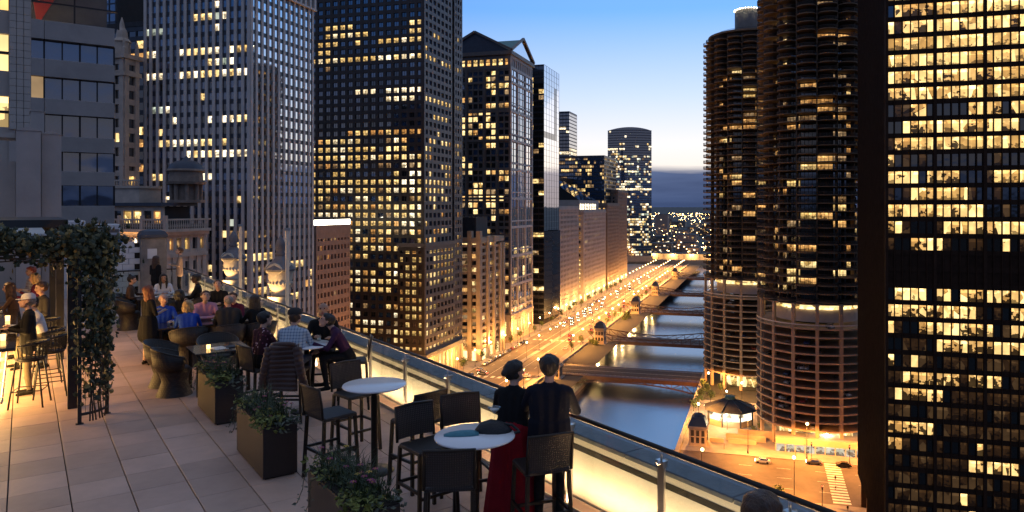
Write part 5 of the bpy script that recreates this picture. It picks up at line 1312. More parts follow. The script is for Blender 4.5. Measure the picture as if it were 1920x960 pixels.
# planters
def blades(mb, n, R, x0, x1, y0, y1, z, L0, m):
    for _ in range(n):
        x, y = R.uniform(x0,x1), R.uniform(y0,y1); a = R.uniform(0,6.28); L = L0*R.uniform(.5,1.15); w = R.uniform(.004,.009); lean = R.uniform(.2,.9)
        dx, dy = math.cos(a), math.sin(a); px, py = -dy*w, dx*w; P = [(x,y,z)]
        for k in (1,2,3): t = k/3; P.append((x+dx*L*lean*t*t, y+dy*L*lean*t*t, z+L*(t-.35*lean*t*t)))
        V = [(p[0]+px*(1-k/3.2), p[1]+py*(1-k/3.2), p[2]) for k, p in enumerate(P)] + [(p[0]-px*(1-k/3.2), p[1]-py*(1-k/3.2), p[2]) for k, p in enumerate(P)]
        mb.add(V, [(0,1,5,4),(1,2,6,5),(2,3,7,6)], m)
def leaves(mb, n, R, x0, x1, y0, y1, z0, z1, size, m):
    for _ in range(n):
        c = Vector((R.uniform(x0,x1), R.uniform(y0,y1), R.uniform(z0,z1))); d = Vector((R.gauss(0,1),R.gauss(0,1),R.gauss(0,.6))).normalized(); e = d.cross(Vector((R.gauss(0,1),R.gauss(0,1),R.gauss(0,1)))).normalized()
        s = size*R.uniform(.6,1.3); nrm = d.cross(e)*s*.2
        mb.add([c-d*s, c+e*s*.5+nrm, c+d*s, c-e*s*.5+nrm, c+nrm*.0], [(0,1,4),(1,2,4),(2,3,4),(3,0,4)], m)
mat('leaf_dark', (.03,.05,.014), .55, var=.5, scale=30); mat('leaf_mid', (.05,.068,.022), .55, var=.5, scale=30); mat('leaf_lime', (.19,.21,.045), .55, var=.4, scale=20); mat('leaf_grey', (.12,.14,.10), .6, var=.4, scale=20); mat('petal_magenta', (.32,.02,.14), .5, var=.3, scale=20); mat('petal_yellow', (.45,.30,.03), .5)
def planter(t0, label, seed):
    R = random.Random(seed); o = thing('planter', label, 'planter', 'T', 2.28, t0, FLOOR, 0, 'flower planters'); W, L, H = .40, 1.33, .62
    mb = MB(); mb.bbox(0,W,0,L,.02,H,.006); mb.part('box', M['planter_brown'], o)
    MB().box(.03,W-.03,.03,L-.03,0,.021).part('plinth', M['dark_metal'], o)
    so_ = MB().box(.015,W-.015,.015,L-.015,H-.001,H+.012).part('soil', M['soil'], o)
    mb = MB(); blades(mb, 420, R, .05, W-.05, .1, L-.1, H, .34, 0); leaves(mb, 260, R, -.02, W+.02, 0, L, H, H+.16, .032, 1); mb.part('greenery', [M['leaf_dark'], M['leaf_mid']], o, kind='stuff')
    mb = MB(); leaves(mb, 240, R, -.06, W*.6, -.05, .4, H-.06, H+.12, .034, 0); leaves(mb, 120, R, .1, W+.05, -.06, .35, H-.1, H+.08, .036, 1); leaves(mb, 110, R, -.05, .25, L-.5, L+.03, H-.02, H+.15, .03, 0); mb.part('trailing_leaves', [M['leaf_lime'], M['leaf_grey']], o, kind='stuff')
    for k in range(2):
        mb = MB(); x, y, z = (-.03, L-.1-.25*k, H); P_ = [(x,y,z+.03)]
        for q in range(5): P_.append((x-.03-.015*q+R.uniform(-.015,.015), y+R.uniform(-.03,.03), z-.05*q*1.3))
        mb.tube(P_, .004, 4); [leaves(mb, 3, R, p[0]-.03,p[0]+.03,p[1]-.03,p[1]+.03,p[2]-.03,p[2]+.03,.022,1) for p in P_]; mb.part('trailing_stem', [M['leaf_dark'], M['leaf_grey']], o)
    for k in range(15):
        x, y, z = R.uniform(.02,W), R.uniform(.1,L-.1), H+R.uniform(.08,.24); mb = MB()
        mb.tube([(x,y,H),(x,y,z)], .003, 4)
        for q in range(6):
            a = q*PI/3; d = .024; mb.add([(x,y,z),(x+d*math.cos(a-.4),y+d*math.sin(a-.4),z+.012),(x+1.5*d*math.cos(a),y+1.5*d*math.sin(a),z+.004),(x+d*math.cos(a+.4),y+d*math.sin(a+.4),z+.012)], [(0,1,2,3)], 1)
        mb.ball((x,y,z+.006), .009, 4, 2); mb.part('flower', [M['leaf_dark'], M['petal_magenta'] if k % 4 else M['petal_yellow'], M['petal_yellow']], so_)
planter(6.03, 'front brown planter with grasses and trailing ivy, cut by the frame bottom', 1); planter(9.05, 'middle brown planter with magenta flowers and grasses', 2); planter(11.75, 'rear brown planter with yellow-green flowers beside the dark table', 3)
# low dark tables and wicker tub chairs
def low_table(c, t, sx, sy, label):
    o = thing('low_table', label, 'table', 'T', c, t, FLOOR, 0, 'dark dining tables')
    MB().bbox(-sx/2,sx/2,-sy/2,sy/2,.71,.745,.008).part('tabletop', M['table_dark'], o)
    for x in (-1,1):
        for y in (-1,1): MB().box(x*(sx/2-.06)-.03,x*(sx/2-.06)+.03,y*(sy/2-.06)-.03,y*(sy/2-.06)+.03,0,.71).part('leg', M['dark_metal'], o)
    return o
low_table(2.80, 14.1, .92, .9, 'empty dark table with menus in front of the rear planter')
low_table(3.15, 17.38, 1.9, .82, 'long dark table shared by the group in blue and pink shirts')
low_table(3.25, 22.95, 1.6, .8, 'farthest dark table with plates and glasses')
low_table(4.1, 19.6, .8, .8, 'dark table by the parapet behind the man in the pink shirt')
def tub_proto():
    t = thing('tub_chair', '-', 'chair', 'T', 0, 0, FLOOR)
    mb = MB(); mb.lathe([(.29,.0),(.27,.04),(.20,.24),(.25,.40),(.27,.43),(0,.43)], 20); mb.part('base', M['wicker'], t)
    mb = MB(); n = 18; V = []; 
    for k in range(n+1):
        a = math.radians(200 + 140*(-.0) ) ; a = math.radians(-200 + 220*k/n); hgt = .66 + .16*math.sin(math.pi*k/n)
        for r, z in ((.27,.42),(.34,.55),(.37,hgt),(.33,hgt-.0),(.30,.55),(.25,.44)): V.append((r*math.cos(a), r*math.sin(a), z))
    mb.add(V, [(k*6+i,(k+1)*6+i,(k+1)*6+(i+1)%6,k*6+(i+1)%6) for k in range(n) for i in range(6)] + [tuple(range(6)), tuple(n*6+i for i in range(5,-1,-1))], 0, True); mb.part('shell', M['wicker'], t)
    P_ = [(.355*math.cos(math.radians(-200+220*k/n)), .355*math.sin(math.radians(-200+220*k/n)), .665+.16*math.sin(PI*k/n)) for k in range(n+1)]
    MB().tube(P_, .017, 6).part('rim', M['dark_metal'], t)
    MB().lathe([(0,.48),(.22,.48),(.25,.46),(.25,.43),(0,.43)], 20).part('cushion', M['leather_black'], t)
    return t
TC_ = tub_proto(); _f2 = [True]
def tub(c, t, ang, label):
    o = TC_ if _f2[0] else copy_tree(TC_); _f2[0] = False
    place(o, 'T', c, t, FLOOR, math.radians(ang-90)); tag(o, label, 'chair', 'wicker tub chairs')
tub(2.10, 14.15, 0, 'empty wicker tub chair left of the menu table, nearer one')
tub(2.08, 14.95, -25, 'empty wicker tub chair left of the menu table, farther one')
tub(2.95, 14.95, -90, 'wicker tub chair behind the menu table')
for c, t, a, l in ((2.42,18.1,-90,'wicker tub chair of the man in the bright blue shirt'),(2.71,16.55,90,'wicker tub chair of the blonde woman in blue'),(3.26,18.12,-90,'wicker tub chair of the man in the pink shirt'),(3.43,16.4,90,'wicker tub chair of the grey-haired man in the dark jacket'),(4.05,16.45,100,'wicker tub chair of the long-haired woman in black'),(4.1,18.0,-120,'wicker tub chair of the person in maroon'),(4.15,20.6,-100,'wicker tub chair of the man by the parapet behind the pink shirt'),(3.9,22.3,150,'wicker tub chair of the man in the black suit'),(3.23,23.85,-90,'wicker tub chair of the woman in white'),(2.35,23.6,-20,'wicker tub chair of the woman seated at the far left'),(2.9,21.9,80,'empty wicker tub chair on the near side of the farthest table'),(2.25,22.4,0,'empty wicker tub chair at the left end of the farthest table')):
    tub(c, t, a, l)
def small(name, c, t, z, mb, mats, label, cat, rz=0): return solo(name, mb, mats, 'T', c, t, FLOOR+z, rz, label, cat)
small('menu_card', 2.78, 14.0, .7455, MB().box(-.11,.11,-.15,.15,0,.006), M['white_china'], 'white menu card on the empty dark table', 'menu', .2)
small('menu_folder', 3.02, 14.0, .7455, MB().box(-.13,.13,-.1,.1,0,.014), M['leather_black'], 'black folder beside the white menu card', 'folder', -.1)
small('candle_holder', 2.62, 14.05, .7455, MB().lathe([(0,0),(.03,0),(.035,.07),(.03,.07),(.026,.01),(0,.01)], 12), M['candle'], 'small glowing candle holder on the empty dark table', 'candle')
for k, (c, t) in enumerate(((2.45,17.25),(2.55,17.3))): small('salt_shaker', c, t, .7455, MB().lathe([(0,0),(.022,0),(.018,.07),(.02,.075),(.012,.095),(0,.1)], 10), M['white_china'], ['white salt shaker on the long table, left one','white pepper shaker on the long table, right one'][k], 'shaker')
for k, (c, t) in enumerate(((2.9,22.9),(3.2,23.1),(3.6,22.85),(3.45,17.5),(3.95,17.4))):
    small('plate', c, t, .7455, MB().lathe([(0,.004),(.09,.004),(.13,.02),(.132,.018),(.09,0),(0,0)], 20), M['white_china'], ['white plate at the left of the farthest table','white plate in the middle of the farthest table','white plate at the right of the farthest table','white plate before the man in the pink shirt','white plate at the parapet end of the long table'][k], 'plate')
for k, (c, t) in enumerate(((3.05,23.0),(3.4,23.05),(3.75,17.45),(2.9,17.45))): tumbler(c, t, FLOOR+.7455, ['tumbler at the left of the farthest table','tumbler at the right of the farthest table','tumbler at the right end of the long table','tumbler before the man in the bright blue shirt'][k])
# ------------------------------------------------------------------ pergola, ivy, bar
pg = thing('pergola', 'black steel pergola with a pale canopy over the bar', 'pergola', 'T', 0, 0, FLOOR)
for c, t, w in ((.64,14.2,.075),(.62,18.9,.07),(-4.2,14.2,.075),(-4.2,18.9,.07),(.62,24,.07)): MB().box(c-w,c+w,t-w,t+w,0,2.78).part('post', M['black_steel'], pg)
for t in (14.2, 18.9, 24): MB().box(-4.6,.75,t-.06,t+.06,2.62,2.78).part('beam', M['black_steel'], pg)
for c in (-4.2, .64): MB().box(c-.06,c+.06,13.9,24.3,2.621,2.781).part('side_beam', M['black_steel'], pg)
for k in range(6): MB().box(-4.6+k*.82,-3.8+k*.82,14.4,18.8,2.79,2.82+.0*k).part('canopy_panel', M['white_china'], pg)
MB().box(-4.6,.75,18.6,24.3,2.82,2.98).part('rear_canopy', M['black_steel'], pg)
tr = thing('trellis', 'curved black wire trellis panel that the ivy climbs', 'trellis', 'T', 0, 0, FLOOR)
arc = [(.67 + .38*math.sin(a), 13.06 + .42*(1-math.cos(a))) for a in [PI/2*k/8 for k in range(9)]]
for k in (0, 8): MB().box(arc[k][0]-.025,arc[k][0]+.025,arc[k][1]-.025,arc[k][1]+.025,0,2.75).part('upright', M['black_steel'], tr); MB().box(arc[k][0]-.05,arc[k][0]+.05,arc[k][1]-.04,arc[k][1]+.04,0,.012).part('foot', M['black_steel'], tr)
MB().tube([(x,y,.14) for x,y in arc], .022, 6).part('bottom_rail', M['black_steel'], tr)
for j in range(22): MB().tube([(x,y,.26+j*.12) for x,y in arc], .004, 4).part('wire', M['black_steel'], tr)
for k in range(1, 8): MB().tube([(*arc[k],.14),(*arc[k],1.4),(*arc[k],2.75)], .004, 4).part('wire', M['black_steel'], tr)
# ivy: trunk stems on the trellis plus a thick fringe along the canopy front
mat('ivy_dark', (.026,.036,.012), .5, var=.4, scale=25); mat('ivy_olive', (.09,.08,.025), .5, var=.5, scale=25); mat('ivy_warm_lit', (.28,.19,.05), .55, var=.4, scale=25)  # gold leaves carry the bar's warm light in their colour
def ivy_leaf(m):
    sh = [(0,-.5),(.28,-.42),(.5,-.1),(.3,.02),(.36,.3),(.12,.22),(0,.6),(-.12,.22),(-.36,.3),(-.3,.02),(-.5,-.1),(-.28,-.42)]
    mb = MB(); mb.add([(x*.085,y*.085,-.012*abs(x)/.5) for x,y in sh] + [(0,0,.006)], [(i,(i+1)%12,12) for i in range(12)]); return mb.mesh('leaf', M[m])
IL = [ivy_leaf(m) for m in ('ivy_dark','ivy_olive','ivy_warm_lit','ivy_dark','ivy_olive')]
iv = thing('ivy', 'dense ivy climbing the trellis and hanging along the canopy edge', 'climbing plant', 'T', 0, 0, FLOOR)
R = random.Random(31); spots = []
from mathutils import Euler
for _ in range(1900):   # column on the trellis, denser and wider towards the top
    u = R.random(); a = PI/2*R.uniform(-.05,1.08); z = .30 + 2.5*(R.random()**.72)
    if z < 1.0 and R.random() < .35: continue
    bul = .04 + .065*min(1, z/2.2) + (.07 if z > 2.4 else 0)
    x, y = .67 + .38*math.sin(a) + R.gauss(0,bul*.7), 13.06 + .42*(1-math.cos(a)) + R.gauss(0,bul)
    spots.append((x, y, z))
for _ in range(3000):   # fringe along the canopy front
    x = .95 - 4.4*R.random(); dz = abs(R.gauss(0,.15)) + .05*math.sin(x*5); y = 13.6 + R.gauss(0,.2)
    spots.append((x, y, 2.83 - dz*1.3 - .0*x + R.gauss(0,.05)))
for _ in range(700):    # hump where both meet
    spots.append((.78+R.gauss(0,.2), 13.4+R.gauss(0,.2), 2.76+R.gauss(0,.11)))
def leaf_rot(): return (R.gauss(1.25,.5), R.gauss(0,.5), R.uniform(-1.4,1.4)+.4)
sp2 = sorted(spots, key=lambda p: p[1]*.8 + p[0]*.3 - (.6 if p[2] < 2.4 else 0))
for p in sp2[:300]:
    o = inst('leaf', R.choice(IL), iv, p); o.rotation_euler = leaf_rot(); s = R.uniform(.7,1.25); o.scale = (s,s,s)
mb = MB(); mats5 = [M[m] for m in ('ivy_dark','ivy_olive','ivy_warm_lit')]
L0 = [tuple(v.co) for v in IL[0].vertices]; LF = [tuple(p.vertices) for p in IL[0].polygons]
for p in sp2[300:]:
    E_ = Euler(leaf_rot()).to_matrix(); s = R.uniform(.65,1.25)
    mb.add([tuple(E_ @ (Vector(v)*s) + Vector(p)) for v in L0], LF, R.choice((0,0,0,1,1,2)))
mb.part('foliage', mats5, iv, kind='stuff')
for k in range(9):
    a = PI/2*R.random(); x, y = .67+.38*math.sin(a), 13.06+.42*(1-math.cos(a)); P_ = [(x+.02*math.sin(q*1.7+k), y-.02, .02+q*.25) for q in range(12)]
    MB().tube(P_, [.012-.0008*q for q in range(12)], 5).part('stem', M['bark'], iv)
for k in range(6):
    z = 2.7-.06*k; MB().tube([(.9-.5*q, 13.5+.05*math.sin(q+k), z+.05*math.sin(q*1.3+k)) for q in range(10)], .01, 5).part('stem', M['bark'], iv)
# bar counter with glowing front
br = thing('bar_counter', 'black topped bar counter with a glowing amber front under the pergola', 'bar counter', 'T', 0, 0, FLOOR)
MB().bbox(-1.3,-.10,14.1,21,1.02,1.07,.008).part('countertop', M['table_dark'], br)
MB().box(-1.1,-.42,14.35,20.8,0,1.02).part('body', M['dark_metal'], br)
MB().box(-.42,-.40,14.4,20.7,.12,.92).part('glowing_front', M['bar_glow'], br)
MB().box(-1.05,-.5,14.33,14.35,.12,.92).part('glowing_end', M['bar_glow'], br)
MB().tube([(-.28,14.2,.22),(-.28,20.9,.22)], .02, 8).part('foot_rail', M['steel'], br)
for k in range(6): MB().box(-.40,-.26,14.45+k*1.25,14.48+k*1.25,.19,.25).part('rail_bracket', M['steel'], br)
def bar_items():
    R = random.Random(8)
    for k in range(12):
        c, t = R.uniform(-.9,-.25), 14.5+k*.5
        o = thing('candle_glass', 'amber candle glass on the bar counter, %s from the near end' % ordw(k+1), 'candle', 'T', c, t, FLOOR+1.0702, 0, 'candle glasses on the bar'); MB().lathe([(0,0),(.035,0),(.04,.1),(.036,.1),(.03,.01),(0,.01)], 10).part('glass', M['candle'], o)
    for k in range(7): tumbler(R.uniform(-.5,-.2), 14.6+k*.7, FLOOR+1.0702, 'drink tumbler on the bar counter, %s from the near end' % ordw(k+1))
bar_items()
pe = bpy.data.lights.new('bar_pendant', 'POINT'); pe.energy = 30; pe.color = (1,.55,.2); pe.shadow_soft_size = .12
for k in range(3):
    t = thing('pendant_lamp', 'amber pendant lamp above the bar, %s from the near end' % ordw(k+1), 'pendant lamp', 'T', -.75, 15.2+k*2.4, FLOOR, 0, 'pendants above the bar')
    MB().tube([(0,0,2.62),(0,0,2.25)], .006, 5).part('cord', M['black_steel'], t); MB().lathe([(.03,2.25),(.09,2.2),(.12,2.05),(.1,2.05)], 14).part('shade', M['dark_metal'], t); MB().ball((0,0,2.08), .05, 6).part('bulb', M['candle'], t)
    o = bpy.data.objects.new('bulb_light', pe); COL.objects.link(o); o.parent = t; o.location = (0,0,1.98)
for o in [x for x in bpy.data.objects if x.name.startswith('tumbler') and x.get('label', '').startswith('drink tumbler')]: o['group'] = 'tumblers on the bar'
def stool_proto():
    t = thing('bar_stool', '-', 'stool', 'T', 0, 0, FLOOR)
    MB().lathe([(0,.74),(.2,.74),(.215,.75),(.21,.775),(0,.78)], 20).part('seat', M['leather_black'], t)
    P_ = lambda r, z, k: (r*math.cos(math.radians(-205+230*k/16)), r*math.sin(math.radians(-205+230*k/16)), z + .05*math.sin(PI*k/16))
    MB().tube([P_(.255,1.0,k) for k in range(17)], .02, 6).part('top_rail', M['black_steel'], t); MB().tube([P_(.225,.79,k)[:2]+(.79,) for k in range(17)], .014, 6).part('lower_rail', M['black_steel'], t)
    for k in range(0, 17): p, q = P_(.225,.79,k), P_(.255,1.0,k); MB().bar((p[0],p[1],.79), q, .02, .008).part('slat', M['black_steel'], t)
    for sx in (-1,1):
        for sy in (-1,1): MB().tube([(sx*.15,sy*.15,.745),(sx*.235,sy*.235,0)], .014, 6).part('leg', M['black_steel'], t)
    for (a, b) in (((-.205,-.205),(.205,-.205)),((.205,-.205),(.205,.205)),((.205,.205),(-.205,.205)),((-.205,.205),(-.205,-.205))): MB().tube([(*a,.27),(*b,.27)], .009, 5).part('foot_ring', M['black_steel'], t)
    return t
SP = stool_proto(); 
for k, (c, t, a, l) in enumerate(((.08,14.78,165,'slat-back bar stool nearest the camera at the bar counter'),(.36,15.35,180,'slat-back bar stool between the pergola post and the bar'),(.35,16.1,185,'slat-back bar stool behind the pergola post'),(.32,17.6,180,'slat-back bar stool fourth along the bar counter'),(-.75,13.55,90,'slat-back bar stool at the short end of the bar, cut by the frame'))):
    o = SP if k == 0 else copy_tree(SP); place(o, 'T', c, t, FLOOR, math.radians(a-90)); tag(o, l, 'stool', 'slat-back bar stools')
# ================================================================== people
SK = {'light': (.52,.31,.22), 'tan': (.40,.22,.14), 'dark': (.07,.035,.022)}
for k, c in SK.items():
    m = mat('skin_'+k, c, .5, var=.06, scale=12); p = m.node_tree.nodes['Principled BSDF']; p.inputs['Subsurface Weight'].default_value = .08; p.inputs['Subsurface Radius'].default_value = (.02,.008,.004)
def cloth(name, col, var=.12): return mat(name, col, .85, var=var, scale=9, bump=.25, bscale=35, spec=.25)
for n_, c_ in (('black',(.009,.009,.010)),('navy',(.008,.009,.017)),('charcoal',(.04,.036,.034)),('blue',(.02,.07,.42)),('pink',(.62,.26,.33)),('white',(.68,.68,.70)),('tanjacket',(.36,.24,.16)),('maroon',(.10,.012,.035)),('red',(.28,.006,.016)),('denim',(.06,.085,.14)),('khaki',(.16,.13,.09)),('plum',(.05,.015,.05)),('brown',(.09,.05,.03)),('shoe',(.01,.009,.008))): cloth('cloth_'+n_, c_)
def checks(name, a, b, sc):
    m = cloth(name, a); nt = m.node_tree; N = nt.nodes; L = nt.links; tc = N.new('ShaderNodeTexCoord'); out = None
    sep = N.new('ShaderNodeSeparateXYZ'); L.new(tc.outputs['Object'], sep.inputs[0]); fs = []
    for ax in ('X','Z'):
        mu = N.new('ShaderNodeMath'); mu.operation = 'MULTIPLY'; mu.inputs[1].default_value = sc; L.new(sep.outputs[ax], mu.inputs[0]); fr = N.new('ShaderNodeMath'); fr.operation = 'FRACT'; L.new(mu.outputs[0], fr.inputs[0]); gt = N.new('ShaderNodeMath'); gt.operation = 'GREATER_THAN'; gt.inputs[1].default_value = .72; L.new(fr.outputs[0], gt.inputs[0]); fs.append(gt)
    ad = N.new('ShaderNodeMath'); ad.operation = 'ADD'; L.new(fs[0].outputs[0], ad.inputs[0]); L.new(fs[1].outputs[0], ad.inputs[1]); ha = N.new('ShaderNodeMath'); ha.operation = 'MULTIPLY'; ha.inputs[1].default_value = .5; L.new(ad.outputs[0], ha.inputs[0])
    mx = N.new('ShaderNodeMixRGB'); mx.inputs[1].default_value = (*a,1); mx.inputs[2].default_value = (*b,1); L.new(ha.outputs[0], mx.inputs[0]); L.new(mx.outputs[0], N['Principled BSDF'].inputs['Base Color'])
checks('cloth_plaid', (.50,.56,.62), (.10,.16,.26), 22); checks('cloth_gingham', (.68,.34,.40), (.50,.14,.22), 40); checks('cloth_tartan', (.55,.53,.5), (.18,.12,.12), 14)
def floral():
    m = cloth('cloth_floral', (.05,.012,.016)); nt = m.node_tree; N = nt.nodes; L = nt.links; tc = N.new('ShaderNodeTexCoord'); v = N.new('ShaderNodeTexVoronoi'); v.inputs['Scale'].default_value = 16; L.new(tc.outputs['Object'], v.inputs[0])
    r = N.new('ShaderNodeValToRGB'); r.color_ramp.interpolation = 'CONSTANT'; e = r.color_ramp.elements; e[0].color = (.55,.42,.42,1); e[1].position = .3; e[1].color = (.05,.014,.02,1); x = e.new(.2); x.color = (.20,.04,.07,1); L.new(v.outputs['Distance'], r.inputs[0]); L.new(r.outputs[0], N['Principled BSDF'].inputs['Base Color'])
floral()
for n_, c_ in (('black',(.012,.009,.008)),('brown',(.06,.028,.014)),('auburn',(.20,.06,.022)),('blonde',(.42,.27,.11)),('grey',(.22,.20,.18)),('red',(.25,.05,.02))): mat('hair_'+n_, c_, .5, var=.5, scale=40, bump=.6, bscale=90, aniso=(1,1,.2))
emit_none = mat('eye_dark', (.02,.015,.012), .2); mat('lip', (.35,.10,.09), .5)
def capsule(mb, p, q, r0, r1, n=10):
    """tapered capsule from p to q"""
    p = Vector(p); q = Vector(q); d = q-p; Lh = d.length; d = d.normalized() if Lh > 1e-6 else Vector((0,0,1))
    up = Vector((0,0,1)) if abs(d.z) < .9 else Vector((1,0,0)); a = d.cross(up).normalized(); b = a.cross(d)
    V = []; prof = [(-r0*math.cos(t), r0*math.sin(t)) for t in (.02,.5,1.0,PI/2)] + [(Lh+r1*math.sin(t), r1*math.cos(t)) for t in (0,.55,1.05,1.55)]
    for h, r in prof:
        for k in range(n): t = 2*PI*k/n; V.append(p + d*h + (a*math.cos(t)+b*math.sin(t))*max(r,1e-4))
    F = [(j*n+i, j*n+(i+1)%n, (j+1)*n+(i+1)%n, (j+1)*n+i) for j in range(len(prof)-1) for i in range(n)]
    mb.add(V, F + [tuple(range(n-1,-1,-1)), tuple(range(len(V)-n,len(V)))])
TMP = bpy.data.scenes.new('modelling')   # scratch scene, removed below
def skin_union(name, caps, vox, smooth, mats, parent, jit=0.):
    """caps: (p, q, r0, r1, material slot) fused into ONE continuous surface"""
    mb = MB()
    for p, q, r0, r1, s in caps: capsule(mb, p, q, r0, r1)
    me = mb.mesh(name+'_src', mats); o = bpy.data.objects.new(name+'_src', me); TMP.collection.objects.link(o)
    md = o.modifiers.new('r', 'REMESH'); md.mode = 'VOXEL'; md.voxel_size = vox; md.adaptivity = 0.
    if smooth: ms = o.modifiers.new('s', 'SMOOTH'); ms.iterations = smooth; ms.factor = .5
    TMP.view_layers[0].update(); dg = TMP.view_layers[0].depsgraph; nm = bpy.data.meshes.new_from_object(o.evaluated_get(dg), depsgraph=dg)
    bpy.data.objects.remove(o); bpy.data.meshes.remove(me); nm.name = name
    n = len(nm.polygons); co = np.empty(n*3); nm.polygons.foreach_get('center', co); co = co.reshape(-1,3)
    best = np.full(n, 1e9); idx = np.zeros(n, int)
    for p, q, r0, r1, s in caps:
        P = np.array(p, float); D = np.array(q, float)-P; L2 = max(D@D, 1e-9); t = np.clip(((co-P)@D)/L2, 0, 1); d = np.linalg.norm(co-P-t[:,None]*D, axis=1) - (r0+(r1-r0)*t)
        b = d < best; best[b] = d[b]; idx[b] = s
    if jit:
        nv = len(nm.vertices); vc = np.empty(nv*3); nm.vertices.foreach_get('co', vc); vc = vc.reshape(-1,3)
        vc += jit*np.sin(vc[:,[2,0,1]]*70+vc[:,[1,2,0]]*45); nm.vertices.foreach_set('co', vc.ravel())
    nm.materials.clear()
    for m in mats: nm.materials.append(m)
    nm.polygons.foreach_set('material_index', idx.astype(np.int32)); nm.polygons.foreach_set('use_smooth', np.ones(n, bool)); nm.update()
    return inst(name, nm, parent)
V3 = lambda *a: Vector(a)
def hand(caps, wrist, d, side, s, slot, curl=.35):
    """palm, four unequal bent fingers and a thumb leaving the side of the palm"""
    d = d.normalized(); up = V3(0,0,1) if abs(d.z) < .85 else V3(0,1,0); sx = d.cross(up).normalized(); nrm = sx.cross(d).normalized()
    palm = wrist + d*.05*s; caps.append((wrist, palm + d*.02*s, .026*s, .032*s, slot)); caps.append((palm - sx*.02*s, palm + sx*.02*s, .026*s, .026*s, slot))
    for k, (o, L) in enumerate(((-.033,.062),(-.011,.078),(.012,.074),(.034,.058))):
        b = palm + d*.035*s + sx*o*s; m = b + (d - nrm*curl*.6).normalized()*L*.5*s; e = m + (d*.8 - nrm*curl*1.6).normalized()*L*.5*s
        caps.append((b, m, .0095*s, .0088*s, slot)); caps.append((m, e, .0088*s, .0075*s, slot))
    th = sx*(-side); b = palm - d*.02*s + th*.03*s; m = b + (d*.6+th*.8).normalized()*.035*s; e = m + (d*.95+th*.25-nrm*.2).normalized()*.03*s
    caps.append((b, m, .012*s, .0105*s, slot)); caps.append((m, e, .0105*s, .009*s, slot))
